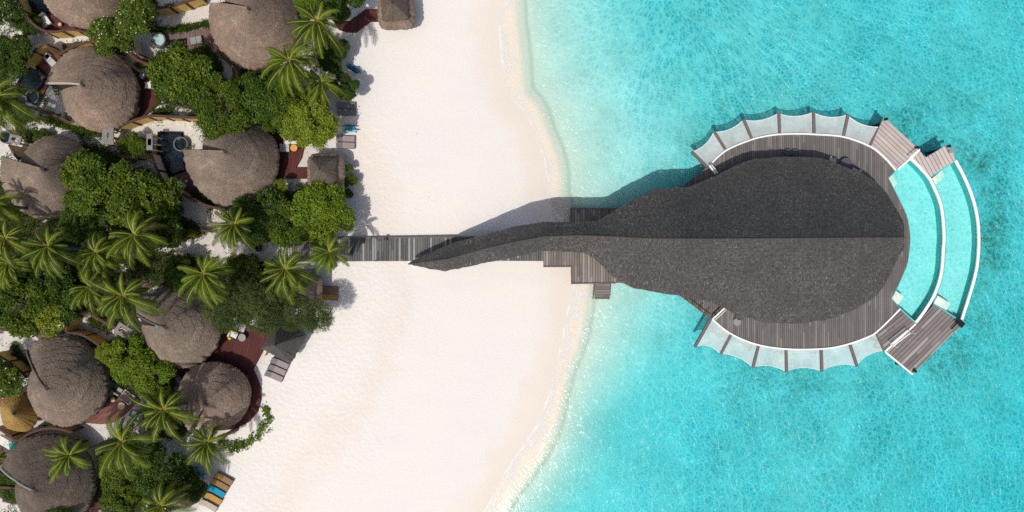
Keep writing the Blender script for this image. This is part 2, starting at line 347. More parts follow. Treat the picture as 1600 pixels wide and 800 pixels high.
def sand_mat():
    a = NT('sand_and_seabed'); v = a.pos(); sd = a.attr('shore'); inland = a.attr('garden')
    c = a.mix(a.rng(a.noise(v, 0.12, 4, 0.55), 0.35, 0.7), (0.665, 0.635, 0.60), (0.695, 0.65, 0.595))
    # slightly warmer streaks running along the beach, and the damp strip by the water
    wv = a.math('ADD', sd, a.math('MULTIPLY', a.noise(v, 0.16, 4, 0.6), 7.0))
    band = a.math('SUBTRACT', 1.0, a.math('ABSOLUTE', a.math('DIVIDE', a.math('SUBTRACT', wv, 21.5), 2.6), clamp=False), clamp=True)
    c = a.mix(a.math('MULTIPLY', band, 0.3), c, (0.64, 0.53, 0.42))
    wv2 = a.math('ADD', sd, a.math('MULTIPLY', a.math('SUBTRACT', a.noise(v, 0.35, 4, 0.6), 0.5), 4.5))
    damp = a.rng(wv2, 0.4, 4.0, 1.0, 0.0, True)
    c = a.mix(a.math('MULTIPLY', damp, 0.65), c, (0.65, 0.57, 0.475))
    c = a.mix(a.math('MULTIPLY', a.rng(sd, 0.0, 1.1, 1.0, 0.0), 0.30), c, (0.62, 0.57, 0.50))
    sea = a.rng(sd, -2.6, -1.2, 1.0, 0.0)
    deepc = a.mix(a.rng(a.noise(v, 0.25, 5, 0.6), 0.35, 0.7), (0.60, 0.62, 0.56), (0.76, 0.76, 0.70))
    deepc = a.mix(a.rng(sd, -9.0, -2.0, 0.0, 0.75), deepc, (0.58, 0.57, 0.49))
    deepc = a.mix(a.math('MULTIPLY', a.math('SUBTRACT', 1.0, a.math('ABSOLUTE', a.math('MULTIPLY', a.math('ADD', sd, 2.5), 2.6)), clamp=True), 0.55), deepc, (0.34, 0.36, 0.27))
    c = a.mix(sea, c, deepc)
    # coral rubble and weed patches out beyond the pools
    patch = a.math('MULTIPLY', a.attr('weed'), a.math('MULTIPLY', a.rng(a.noise(v, 0.30, 4, 0.6), 0.36, 0.60), a.rng(a.noise(v, 1.8, 6, 0.75), 0.42, 0.60, 0.25, 1.0)))
    c = a.mix(patch, c, a.mix(a.noise(v, 2.5, 4, 0.7), (0.10, 0.14, 0.08), (0.30, 0.33, 0.22)))
    dots = a.math('MULTIPLY', a.rng(a.noise(v, 0.9, 2, 0.5), 0.77, 0.80), sea)
    c = a.mix(dots, c, (0.10, 0.12, 0.08))
    g = a.mix(a.rng(a.noise(v, 0.5, 5, 0.6), 0.4, 0.7), (0.50, 0.47, 0.43), (0.60, 0.56, 0.51))
    c = a.mix(inland, c, g)
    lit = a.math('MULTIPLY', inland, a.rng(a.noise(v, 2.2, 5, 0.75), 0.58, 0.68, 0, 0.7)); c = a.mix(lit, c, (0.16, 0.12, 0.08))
    c = a.mix(a.rng(a.math('ADD', a.attr('shade_soil'), a.math('MULTIPLY', a.math('SUBTRACT', a.noise(v, 1.2, 5, 0.7), 0.5), 1.2)), 0.35, 0.6), c, a.mix(a.noise(v, 3.0, 4, 0.7), (0.03, 0.022, 0.014), (0.10, 0.075, 0.048)))  # dark earth colour under the crowns stands in for tree shade
    spk = a.rng(a.vor(v, 0.35), 0.012, 0.022, 1.0, 0.0); c = a.mix(a.math('MULTIPLY', spk, a.rng(sd, 0.5, 1.0)), c, (0.12, 0.10, 0.08))
    # trampled sand: footprints away from the water, finer grain near it
    fp = a.vor(a.mix(0.3, v, a.noise(v, 1.5, 2, col=True)), 3.3)
    foot = a.math('MULTIPLY', fp, a.rng(a.math('ADD', sd, a.math('MULTIPLY', a.noise(v, 0.15, 2), 14)), 14, 30, 0.0, 1.0, True))
    h = a.math('ADD', a.math('MULTIPLY', foot, 0.65), a.math('MULTIPLY', a.noise(v, 6, 6, 0.7), 0.35))
    h = a.math('ADD', h, a.math('MULTIPLY', a.noise(v, 0.8, 3, 0.5), 0.3)); h = a.math('MULTIPLY', h, a.rng(sd, -0.5, 3.0, 0.25, 1.0))
    return a.done(c, 0.92, a.bump(h, 0.07), 0.12)
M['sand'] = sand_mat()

def water_mat():
    a = NT('lagoon_water'); v = a.pos(); sd = a.attr('shore')
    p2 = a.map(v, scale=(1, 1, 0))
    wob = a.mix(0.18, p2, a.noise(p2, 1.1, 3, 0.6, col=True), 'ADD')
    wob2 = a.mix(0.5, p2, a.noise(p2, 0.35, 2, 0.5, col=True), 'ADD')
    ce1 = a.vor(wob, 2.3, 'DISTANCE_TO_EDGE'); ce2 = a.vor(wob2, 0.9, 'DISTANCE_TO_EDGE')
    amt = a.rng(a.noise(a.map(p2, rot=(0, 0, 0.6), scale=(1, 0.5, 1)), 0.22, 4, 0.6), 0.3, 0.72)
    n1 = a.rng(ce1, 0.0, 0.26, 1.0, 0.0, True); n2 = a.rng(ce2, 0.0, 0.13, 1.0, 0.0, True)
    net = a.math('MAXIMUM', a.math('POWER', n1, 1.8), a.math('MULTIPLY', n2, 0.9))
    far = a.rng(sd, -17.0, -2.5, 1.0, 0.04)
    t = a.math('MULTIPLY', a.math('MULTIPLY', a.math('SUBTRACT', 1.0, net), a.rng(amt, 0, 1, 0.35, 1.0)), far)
    tint = a.mix(t, (1, 1, 1), (0.24, 0.66, 0.735))  # caustic light network put into the surface's transmission colour: bright lines, darker cells
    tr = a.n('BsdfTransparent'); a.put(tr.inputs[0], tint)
    gl = a.n('BsdfGlossy'); gl.inputs['Roughness'].default_value = 0.21
    h = a.math('ADD', a.math('MULTIPLY', net, 0.32), a.math('MULTIPLY', a.noise(p2, 2.2, 4, 0.6), 0.5))
    h = a.math('ADD', h, a.math('MULTIPLY', a.noise(a.map(p2, rot=(0, 0, -0.5), scale=(1, 0.35, 1)), 0.7, 3, 0.6), 0.9))
    h = a.math('MULTIPLY', h, a.rng(sd, -7.0, -1.0, 1.0, 0.05))
    a.put(gl.inputs['Normal'], a.bump(h, 0.20))
    fr = a.n('Fresnel'); fr.inputs[0].default_value = 1.33
    m1 = a.n('MixShader'); a.put(m1.inputs[0], fr.outputs[0]); a.t.links.new(tr.outputs[0], m1.inputs[1]); a.t.links.new(gl.outputs[0], m1.inputs[2])
    # foam lace along the water's edge
    lace = a.vor(a.mix(0.35, p2, a.noise(p2, 1.6, 3, 0.6, col=True), 'ADD'), 1.5, 'DISTANCE_TO_EDGE')
    lacem = a.rng(lace, 0.0, 0.16, 0.8, 0.0)
    wsd = a.math('ADD', sd, a.math('MULTIPLY', a.math('SUBTRACT', a.noise(p2, 0.22, 4, 0.65), 0.5), 5.0))
    zone = a.math('MULTIPLY', a.rng(wsd, -1.6, -0.3, 0.0, 0.75, True), a.rng(a.noise(p2, 0.16, 2), 0.40, 0.55, 0.25, 1.0))
    edge = a.math('MULTIPLY', a.rng(a.math('ADD', sd, a.math('MULTIPLY', a.noise(p2, 1.4, 4, 0.7), 0.7)), -0.15, 0.2, 0.0, 1.0), a.rng(a.noise(p2, 0.3, 3), 0.36, 0.52, 0.15, 0.95))
    ln = a.math('SUBTRACT', 1.0, a.math('ABSOLUTE', a.math('MULTIPLY', a.math('ADD', wsd, 2.0), 6.0)), clamp=True)
    ln = a.math('MULTIPLY', ln, a.rng(a.noise(p2, 0.8, 4, 0.7), 0.5, 0.62, 0, 0.6))
    l2 = a.math('SUBTRACT', 1.0, a.math('ABSOLUTE', a.math('MULTIPLY', a.math('ADD', wsd, 0.55), 2.6)), clamp=True)
    l2 = a.math('MULTIPLY', l2, a.rng(a.noise(p2, 0.9, 5, 0.75), 0.40, 0.55, 0, 0.9)); ln = a.math('MAXIMUM', ln, l2)
    streak = a.math('MULTIPLY', a.rng(a.noise(a.map(p2, rot=(0, 0, R(52)), scale=(0.8, 3.2, 1)), 1.0, 4, 0.65), 0.74, 0.79, 0, 0.75), a.rng(a.noise(p2, 0.06, 2), 0.48, 0.58))
    fm = a.math('MAXIMUM', a.math('MULTIPLY', lacem, zone), a.math('MAXIMUM', edge, a.math('MAXIMUM', ln, streak)))
    fd = a.n('BsdfDiffuse'); fd.inputs[0].default_value = (0.82, 0.84, 0.84, 1)
    m2 = a.n('MixShader'); a.put(m2.inputs[0], a.math('MULTIPLY', fm, 0.8)); a.t.links.new(m1.outputs[0], m2.inputs[1]); a.t.links.new(fd.outputs[0], m2.inputs[2])
    a.t.links.new(m2.outputs[0], a.out.inputs['Surface'])
    vol = a.n('VolumeAbsorption'); vol.inputs['Color'].default_value = (0.06, 0.895, 0.955, 1); vol.inputs['Density'].default_value = 0.44
    a.t.links.new(vol.outputs[0], a.out.inputs['Volume'])
    return a.m
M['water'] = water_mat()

def poolwater_mat(name, col, dens, rough=0.08):
    a = NT(name); p = a.pos()
    tr = a.n('BsdfTransparent'); a.put(tr.inputs[0], a.mix(a.rng(a.vor(a.mix(0.3, p, a.noise(p, 1.0, 2, col=True), 'ADD'), 1.8, 'DISTANCE_TO_EDGE'), 0.0, 0.25), (1, 1, 1), (0.86, 0.955, 0.965))); gl = a.n('BsdfGlossy'); gl.inputs['Roughness'].default_value = rough  # faint caustic light lines painted into the pool water's tint
    a.put(gl.inputs['Normal'], a.bump(a.noise(p, 2.0, 3), 0.05))
    fr = a.n('Fresnel'); fr.inputs[0].default_value = 1.33
    m1 = a.n('MixShader'); a.put(m1.inputs[0], fr.outputs[0]); a.t.links.new(tr.outputs[0], m1.inputs[1]); a.t.links.new(gl.outputs[0], m1.inputs[2])
    a.t.links.new(m1.outputs[0], a.out.inputs['Surface'])
    vol = a.n('VolumeAbsorption'); vol.inputs['Color'].default_value = (*col, 1); vol.inputs['Density'].default_value = dens
    a.t.links.new(vol.outputs[0], a.out.inputs['Volume'])
    return a.m
M['pool_water'] = poolwater_mat('pool_water', (0.15, 0.94, 0.945), 0.34)
M['plunge_water'] = poolwater_mat('plunge_water', (0.2, 0.75, 0.9), 0.6, 0.05)

# ------------------------------------------------------------------ terrain
SHORE = [(700, -900), (760, -250), (778, 0), (781, 40), (793, 100), (803, 150), (826, 178), (838, 210), (850, 240), (856, 270), (857, 300),
         (864, 335), (874, 380), (884, 420), (889, 450), (886, 490), (882, 530), (868, 575), (853, 620), (835, 670), (808, 720), (775, 770), (740, 815),
         (600, 1000), (300, 1300), (-300, 1700)]
shp = np.array([[(x - 800) * K, (400 - y) * K] for x, y in spline(SHORE, 5)])
def shore_dist(X, Y):
    """signed distance from the water's edge, + on land"""
    a = shp[:-1]; b = shp[1:]; best = np.full(X.shape, 1e9); sgn = np.ones(X.shape)
    for p, q in zip(a, b):
        d = q - p; L = d @ d; t = np.clip(((X - p[0]) * d[0] + (Y - p[1]) * d[1]) / L, 0, 1)
        dx = X - (p[0] + t * d[0]); dy = Y - (p[1] + t * d[1]); dist = np.hypot(dx, dy)
        s = np.where((d[0] * (Y - p[1]) - d[1] * (X - p[0])) > 0, -1.0, 1.0)
        m = dist < best - 1e-9; best = np.where(m, dist, best); sgn = np.where(m, s, sgn)
    return best * sgn
def axis(lo, hi, step, far):
    a = list(np.arange(lo, hi + step / 2, step)); s = step; x = a[-1]
    while x < far: s *= 1.35; x += s; a.append(x)
    s = step; x = a[0]; pre = []
    while x > -far: s *= 1.35; x -= s; pre.append(x)
    return np.array(pre[::-1] + a)
def vnoise(X, Y, f, seed):
    r = np.random.RandomState(seed); o = np.zeros(X.shape)
    for k in range(6):
        th = r.uniform(0, 2 * math.pi); ff = f * r.uniform(0.6, 1.6)
        o += np.sin((X * math.cos(th) + Y * math.sin(th)) * ff + r.uniform(0, 6.28))
    return o / 6
def grid_mesh(name, X, Y, Z, attrs, mat):
    ny, nx = X.shape; V = np.stack([X, Y, Z], -1).reshape(-1, 3)
    i = np.arange(ny * nx).reshape(ny, nx)
    F = np.stack([i[:-1, :-1], i[:-1, 1:], i[1:, 1:], i[1:, :-1]], -1).reshape(-1, 4)
    return V, F
gx = axis(-58, 58, 0.4, 1500); gy = axis(-30, 30, 0.4, 1500)
GX, GY = np.meshgrid(gx, gy)
SD = shore_dist(GX, GY)
SDn = SD + (0.35 * vnoise(GX, GY, 0.9, 3) + 1.3 * vnoise(GX, GY, 0.33, 13)) * np.exp(-np.abs(SD) / 5)
land = np.clip(SDn, 0, None); sea = np.clip(-SDn, 0, None)
zl = 1.0 * (1 - np.exp(-land / 11.0)) + 0.02 * vnoise(GX, GY, 1.7, 5) * np.clip(land / 3, 0, 1)
south = np.clip((-GY - 2) / 16, 0, 1)                       # the bottom drops away faster at the lower end
ramp = np.clip((sea - 1.5) / (19 - 9.5 * south), 0, 1); ramp = ramp * ramp * (3 - 2 * ramp)
zs = -(0.06 * np.clip(sea, 0, 5) + 1.30 * ramp + 0.45 * np.clip((sea - 14) / 40, 0, 1) + 0.35 * south * ramp) * (1 + 0.12 * vnoise(GX, GY, 0.22, 9))
zs = zs - 0.20 * np.clip((sea - 1.7 - 0.5 * vnoise(GX, GY, 0.3, 8)) / 0.5, 0, 1) + 0.04 * np.clip(sea, 0, 1.7)
zs = zs - np.clip((sea - 120) / 200, 0, 1) * 10
Z = np.where(SDn > 0, zl, zs)
garden = np.clip((SD - 25 + (GY < -7) * 9 + 2.0 * vnoise(GX, GY, 0.25, 4)) / 3, 0, 1)
# the planted garden lies left of a line that slants with the beach
edge_px = np.interp(GY / K * -1 + 400, [-200, 0, 150, 300, 420, 520, 600, 700, 800, 1000], [560, 545, 535, 530, 470, 470, 400, 370, 330, 200])
garden = np.clip((edge_px - (GX / K + 800)) / 30, 0, 1)
wx, wy = (GX / K + 800), (400 - GY / K)
def blob(cx, cy, rx, ry): return np.exp(-(((wx - cx) / rx) ** 2 + ((wy - cy) / ry) ** 2))
weed = np.clip(1.1 * blob(1555, 330, 40, 130) + 0.9 * blob(1500, 540, 70, 45) + 0.75 * blob(1440, 190, 90, 40) + 0.55 * blob(1100, 220, 60, 50) + 0.5 * blob(1250, 610, 150, 20) + 0.25 * (sea > 20), 0, 1)
V, F = grid_mesh('ground', GX, GY, Z, None, None)
me = bpy.data.meshes.new('ground'); me.from_pydata(V.tolist(), [], F.tolist())
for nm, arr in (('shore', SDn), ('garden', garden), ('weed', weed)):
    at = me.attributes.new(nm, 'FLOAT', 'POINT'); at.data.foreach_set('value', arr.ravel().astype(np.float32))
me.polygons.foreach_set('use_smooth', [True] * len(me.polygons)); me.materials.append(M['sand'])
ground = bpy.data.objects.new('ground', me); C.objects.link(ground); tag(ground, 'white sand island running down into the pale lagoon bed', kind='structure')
from mathutils.bvhtree import BVHTree
_bvh = BVHTree.FromObject(ground, bpy.context.evaluated_depsgraph_get())
def gz(x, y):
    h = _bvh.ray_cast(Vector((x, y, 50)), Vector((0, 0, -1)))[0]
    return h.z if h else 0.0

# lagoon water: closed body, its top gently waved
wxs = axis(-6, 58, 0.5, 1450); wxs = wxs[wxs > -75]; wys = axis(-30, 30, 0.5, 1450)
WX, WY = np.meshgrid(wxs, wys); WSD = shore_dist(WX, WY)
wsm = np.clip(-WSD / 4, 0, 1)
WZ = 0.025 * vnoise(WX, WY, 2.2, 21) * wsm * (np.abs(WX) < 60) * (np.abs(WY) < 32)
WZ += 0.05 * np.exp(-((WSD + 2.1 + 0.5 * vnoise(WX, WY, 0.3, 8)) / 0.28) ** 2)      # the small swell about to break
V, F = grid_mesh('water', WX, WY, WZ, None, None)
ny, nx = WX.shape; nV = len(V)
Vb = V.copy(); Vb[:, 2] = -14
idx = np.arange(nV).reshape(ny, nx)
faces = F.tolist()
per = list(idx[0, :]) + list(idx[1:, -1]) + list(idx[-1, -2::-1]) + list(idx[-2:0:-1, 0])
bv = [V[i].copy() for i in per]
allv = V.tolist(); b0 = len(allv)
for p in bv: allv.append([p[0], p[1], -14.0])
m_ = len(per)
for k in range(m_): faces.append([int(per[k]), b0 + k, b0 + (k + 1) % m_, int(per[(k + 1) % m_])])
faces.append([b0 + k for k in range(m_ - 1, -1, -1)])
me = bpy.data.meshes.new('water'); me.from_pydata(allv, [], faces)
at = me.attributes.new('shore', 'FLOAT', 'POINT')
at.data.foreach_set('value', np.concatenate([(WSD + (0.35 * vnoise(WX, WY, 0.9, 3) + 1.3 * vnoise(WX, WY, 0.33, 13)) * np.exp(-np.abs(WSD) / 5)).ravel(), np.full(m_, -50)]).astype(np.float32))
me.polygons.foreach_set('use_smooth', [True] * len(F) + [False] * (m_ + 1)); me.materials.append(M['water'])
water = bpy.data.objects.new('water', me); C.objects.link(water); tag(water, 'clear turquoise lagoon water with foam at its edge', kind='structure')

# ------------------------------------------------------------------ over-water pavilion
DZ = 1.35
north = [(638, 412), (648, 405), (666, 397), (692, 386), (720, 376), (765, 364), (810, 352), (855, 346), (900, 347), (932, 346), (945, 339), (965, 326), (990, 312),
         (1015, 299), (1027, 294), (1065, 293), (1080, 291), (1102, 281), (1118, 275), (1139, 264), (1161, 253), (1180, 248), (1225, 245), (1274, 246), (1292, 249), (1319, 260),
         (1341, 268), (1365, 281), (1383, 298), (1398, 322), (1410, 342), (1413, 352)]
southp = [(638, 413), (648, 415), (666, 419), (693, 424), (711, 421), (765, 409), (787, 405), (817, 399), (844, 391), (865, 393), (900, 393), (915, 396), (927, 402), (940, 414),
          (955, 430), (970, 441), (990, 450), (1035, 459), (1060, 462), (1090, 467), (1116, 474), (1137, 484), (1161, 495), (1195, 504), (1240, 506), (1285, 501), (1307, 495),
          (1340, 481), (1365, 466), (1381, 448), (1394, 424), (1403, 402), (1413, 388)]
ridge = [(638, 412.5), (700, 405), (765, 387), (810, 377), (850, 370), (900, 368), (960, 370), (1020, 373), (1100, 373.5), (1200, 373), (1300, 372), (1413, 371)]
rz_ = [(638, 3.3), (700, 4.9), (765, 7.2), (810, 8.3), (850, 8.7), (900, 8.5), (950, 8.6), (1020, 9.6), (1100, 10.9), (1200, 11.8), (1300, 11.4), (1380, 9.4), (1413, 7.6)]
ez_ = [(638, 3.2), (700, 3.5), (765, 5.9), (810, 7.1), (850, 7.3), (900, 6.9), (950, 6.3), (1000, 5.6), (1100, 4.6), (1250, 4.2), (1380, 4.6), (1400, 5.6), (1413, 6.9)]
def ip(tab, x): return float(np.interp(x, [a for a, _ in tab], [b for _, b in tab]))
pav = empty('overwater_pavilion', P(1180, 372, 0) * 1.0)
tag(pav, 'large leaf-shaped pavilion with dark shingle roof and long tail over the boardwalk', 'pavilion')
xs = np.concatenate([np.linspace(638, 700, 14), np.linspace(700, 1380, 120)[1:], np.linspace(1380, 1413, 14)[1:]])
NT_ = 22; ER = random.Random(2)
def roof_surface(off, outer=0.0):
    rows = []
    for x in xs:
        row = []; jn = ER.uniform(-0.7, 0.7); js = ER.uniform(-0.7, 0.7)
        yn, ys, yr, zr, ze = ip(north, x), ip(southp, x), ip(ridge, x), ip(rz_, x), ip(ez_, x)
        zr = max(zr, ze + 0.02)
        for k in range(-NT_, NT_ + 1):
            t = abs(k) / NT_
            z = ze + (zr - ze) * (1 - t) ** 1.12 - off
            z += 0.05 * math.sin(x * 0.045 + k * 0.21) * math.sin(math.pi * t) * min(1, (zr - ze))
            y = yr + (yn + jn * t ** 6 - yr) * t if k < 0 else yr + (ys + js * t ** 6 - yr) * t
            row.append(P(x, y, z))
        rows.append(row)
    return rows
top = roof_surface(0); mb = MB(); W2 = 2 * NT_ + 1
vs = [p for r in top for p in r]; uvs = []
for i, r in enumerate(top):
    for j in range(W2):
        a = abs(j - NT_); d = 0.0
        rng_ = range(NT_, j) if j > NT_ else range(j, NT_)
        for q in rng_: d += (r[q + 1] - r[q]).length
        uvs.append((r[j].x, d))
n0 = len(vs)
low = [p - Vector((0, 0, 0.28)) for p in vs]
fs = []
for i in range(len(xs) - 1):
    for j in range(W2 - 1):
        a = i * W2 + j; fs.append((a, a + 1, a + 1 + W2, a + W2)); b = a + n0; fs.append((b, b + W2, b + 1 + W2, b + 1))
    for j in (0, W2 - 1):
        a = i * W2 + j; q = (a, a + W2, a + W2 + n0, a + n0); fs.append(q if j == 0 else q[::-1])
for i in (0, len(xs) - 1):
    for j in range(W2 - 1):
        a = i * W2 + j; q = (a, a + n0, a + 1 + n0, a + 1); fs.append(q if i == 0 else q[::-1])
mb.add(vs + low, fs, uvs + uvs)
roof = mb.build('roof', M['shingles'], pav, smooth=False)
rc = MB(); rc.tube([top[i][NT_] + Vector((0, 0, 0.0)) for i in range(len(xs))], 0.07, 6); rc.build('ridge_cap', M['shingles'], roof)
for px, py in [(700, 404), (765, 388), (830, 375), (895, 372), (950, 372), (1010, 345), (1010, 410), (1080, 330), (1080, 425), (1160, 300), (1160, 455), (1240, 292), (1240, 462), (1320, 310), (1320, 445), (1375, 340), (1375, 405)]:
    p = P(px, py, DZ); zt = ip(ez_, px) + 0.2 if px > 900 else ip(ez_, px)
    c = MB(); c.cyl((p.x, p.y, DZ - 0.2), 0.13, zt - DZ + 0.35, 12); c.build('column', M['wood_beam'], pav)
# dining counter under the roof
c = MB(); q = P(1200, 372, DZ); c.box((q.x, q.y, DZ + 0.55), (9, 5, 1.1)); c.build('service_counter', M['wood_beam'], pav)

# ------------------------------------------------------------------ terrace deck round the pavilion
railN = [(1108, 259), (1134, 235.5), (1172, 219), (1195, 213), (1217, 210), (1246, 209), (1274, 210), (1319, 214), (1360, 229), (1382, 246), (1400, 266)]
railS = [(1113, 499), (1141, 521), (1181, 538), (1229, 545.5), (1287, 545), (1325, 538), (1360, 525), (1372, 517), (1390, 500), (1407, 482.5)]
inner = [(1388, 278), (1396, 294), (1409, 320), (1418, 342), (1422, 371), (1420, 398), (1416, 417), (1402, 449), (1393, 466.5)]
dk = empty('terrace_deck', P(1250, 230, 0)); tag(dk, 'grey timber terrace ringing the dark roofed pavilion, net hammocks along its rim', 'deck')
poly = [(1010, 300), (1066, 291)] + spline(railN, 4) + spline(inner, 4) + spline(railS[::-1], 4) + [(1062, 462), (1010, 440)]
b = MB(); b.prism([P(x, y, DZ)[:2] for x, y in poly], DZ - 0.22, DZ); planking = b.build('planking', M['deck_main'], dk)
for nm, pts in (('railN', railN), ('railS', railS)):
    b = MB(); b.ribbon(PL(spline(pts, 6), DZ + 0.12), 0.17, 0.13, dz=-0.13); b.build('coping', M['white'], dk)
for a_, b_ in (((1108, 259), (1118, 272)), ((1113, 499), (1132, 481))):
    b = MB(); b.ribbon(PL([a_, b_], DZ + 1.0), 0.16, 0.12); b.ribbon(PL([a_, b_], DZ + 0.01), 0.06, 1.0); b.build('side_screen', M['white'], dk)
# timber rail with slanting stays on the lower left edge
b = MB(); e0, e1 = (1066, 464), (1111, 498)
b.tube(PL([e0, e1], DZ + 1.0), 0.06, 6)
for t in np.linspace(0.1, 0.98, 5):
    x = e0[0] + (e1[0] - e0[0]) * t; y = e0[1] + (e1[1] - e0[1]) * t; p = P(x, y, DZ)
    b.tube([p, (p.x, p.y, DZ + 1.05)], 0.05, 6); b.tube([(p.x, p.y, DZ + 1.0), (p.x + 0.55, p.y + 0.65, DZ + 0.05)], 0.035, 6)
b.build('handrail', M['frame'], dk)
for px, py in [(1040, 320), (1040, 440), (1100, 290), (1110, 470), (1150, 240), (1150, 515), (1220, 225), (1220, 535), (1290, 225), (1290, 535), (1345, 240), (1345, 520), (1385, 262), (1390, 490), (1410, 340), (1412, 410), (1200, 300), (1200, 450), (1300, 300), (1300, 450), (1120, 370), (1200, 370), (1300, 370)]:
    p = P(px, py, DZ); b = MB(); b.cyl((p.x, p.y, -3.2), 0.17, DZ + 3.0, 10); b.build('pile', M['pile'], dk)
beamsN = [((1080, 237), (1104, 261)), ((1115, 206), (1133, 235)), ((1161, 187), (1174, 218)), ((1216, 176.5), (1217, 210)), ((1270, 175), (1271, 209)), ((1324, 179), (1316.5, 213)), ((1374, 198), (1358, 227))]
beamsS = [((1085, 542), (1110, 498)), ((1125, 553), (1141.5, 522)), ((1175.5, 574), (1184, 540)), ((1228, 581), (1227, 546)), ((1283, 580), (1282, 546)), ((1338, 572), (1327, 539)), ((1381, 548), (1368, 520))]
BZ = DZ - 0.05
for beams in (beamsN, beamsS):
    for o_, i_ in beams:
        b = MB(); b.ribbon(PL([o_, i_], BZ - 0.22), 0.30, 0.26); bo = b.build('outrigger_beam', M['wood_beam'], dk)
    for (o0, i0), (o1, i1) in zip(beams[:-1], beams[1:]):
        n = 14; k = 8; b = MB(); vs = []; O0, I0, O1, I1 = P(*o0, BZ), P(*i0, BZ), P(*o1, BZ), P(*i1, BZ)
        sh = 0.03
        for i in range(n + 1):
            s = sh + (1 - 2 * sh) * i / n; a_ = O0.lerp(O1, s); c_ = I0.lerp(I1, s); a_ = a_.lerp(c_, 0.02 + 0.62 * s * (1 - s))
            for j in range(k + 1):
                t = j / k; q = a_.lerp(c_, t); q.z -= 0.16 * 4 * s * (1 - s) * math.sin(math.pi * (0.15 + 0.8 * t)); vs.append(q)
        fs = [(i * (k + 1) + j, (i + 1) * (k + 1) + j, (i + 1) * (k + 1) + j + 1, i * (k + 1) + j + 1) for i in range(n) for j in range(k)]
        b.add(vs, fs); nt_ = b.build('net', M['net'], dk, smooth=True)
        b = MB(); b.tube([vs[i * (k + 1)] for i in range(n + 1)], 0.035, 5); b.build('edge_rope', M['white'], nt_)

def platform(name, label, poly, mat, piles, curve=None):
    c = P(sum(p[0] for p in poly) / len(poly), sum(p[1] for p in poly) / len(poly), 0)
    t = empty(name, c); tag(t, label, 'deck'); b = MB(); b.prism([P(x, y, DZ)[:2] for x, y in poly], DZ - 0.20, DZ); b.build('planking', mat, t)
    for px, py in piles:
        p = P(px, py, DZ); b = MB(); b.cyl((p.x, p.y, -3.2), 0.15, DZ + 3.0, 10); b.build('pile', M['pile'], t)
    return t
def bollard(t, px, py):
    p = P(px, py, DZ); b = MB(); b.cyl((p.x, p.y, DZ), 0.13, 0.35, 10); b.cyl((p.x, p.y, DZ + 0.35), 0.17, 0.08, 10); b.build('mooring_post', M['black'], t)
wallA = [(1422, 247), (1436, 260), (1451, 277), (1459, 292), (1469, 316), (1473.5, 342), (1475, 371), (1474, 389), (1471, 426), (1461, 458), (1446, 484), (1431, 504)]
wallB = [(1493, 251), (1504, 271), (1515, 296), (1523, 320), (1528, 346), (1529.5, 372), (1529, 392), (1526, 420), (1517, 455), (1502, 502)]
dA = platform('sun_deck', 'pale timber platform at the upper rim of the terrace, long diagonal boards', [(1381, 183), (1438, 235), (1422, 246), (1401, 264), (1383, 246), (1361, 229)], M['deck_A'], [(1384, 190), (1430, 233), (1375, 225)])
bollard(dA, 1382, 187); bollard(dA, 1430, 231)
b = MB(); b.ribbon(PL([(1402, 265), (1424, 246), (1436, 235)], DZ + 0.003), 0.2, 0.12); b.ribbon(PL([(1437, 233), (1421, 246)], DZ + 0.9), 0.10, 0.06)
b.build('white_kerb', M['white'], dA)
dB = platform('corner_deck', 'small pale timber deck between the two pools with a bracket at its corner', [(1426, 246), (1438, 237), (1447, 246), (1480, 226), (1488, 237), (1493, 250), (1453, 276), (1439, 259)], M['deck_B'], [(1478, 232), (1450, 250), (1487, 246)])
bollard(dB, 1480, 229)
b = MB(); b.ribbon(PL([(1481, 238), (1494, 234)], DZ + 0.02), 0.28, 0.22); b.tube(PL([(1486, 237), (1481, 230)], DZ + 0.3), 0.06); b.build('bracket', M['steel'], dB)
dC = platform('pool_side_deck', 'narrow brown timber deck at the lower tip of the inner pool', [(1407, 484), (1429, 505), (1383, 546), (1370, 521), (1390, 503)], M['deck_C'], [(1385, 535), (1415, 505)])
dD = platform('jetty_deck', 'big brown timber deck with diagonal boards at the lower right corner', [(1432, 507), (1459, 476), (1502, 504), (1499, 511), (1426, 584), (1384, 549)], M['deck_D'], [(1428, 575), (1495, 508), (1392, 548)])
bollard(dD, 1427, 579)
b = MB(); b.ribbon(PL([(1383, 550), (1425.5, 585)], DZ + 0.003), 0.17, 0.12); b.ribbon(PL([(1382, 549), (1430, 506)], DZ + 0.003), 0.18, 0.13)
b.build('white_kerb', M['white'], dD)
b = MB(); b.ribbon(PL([(1395, 541), (1391, 538), (1418, 516), (1422, 520)], DZ + 0.9), 0.10, 0.08, closed=True)
for q in ((1395, 541), (1391, 538), (1418, 516), (1422, 520)):
    p = P(*q, DZ); b.tube([p, (p.x, p.y, DZ + 0.95)], 0.035)
b.build('ladder_rail', M['white'], dD)
b = MB(); b.ribbon(PL([(1493, 500), (1502, 506), (1498, 509)], DZ + 0.02), 0.45, 0.4); b.ribbon(PL([(1496, 504), (1486, 514)], DZ + 0.3), 0.10, 0.1); b.ribbon(PL([(1494, 501), (1491, 503)], DZ + 0.3), 0.10, 0.1); b.build('boat_bracket', M['black'], dD)

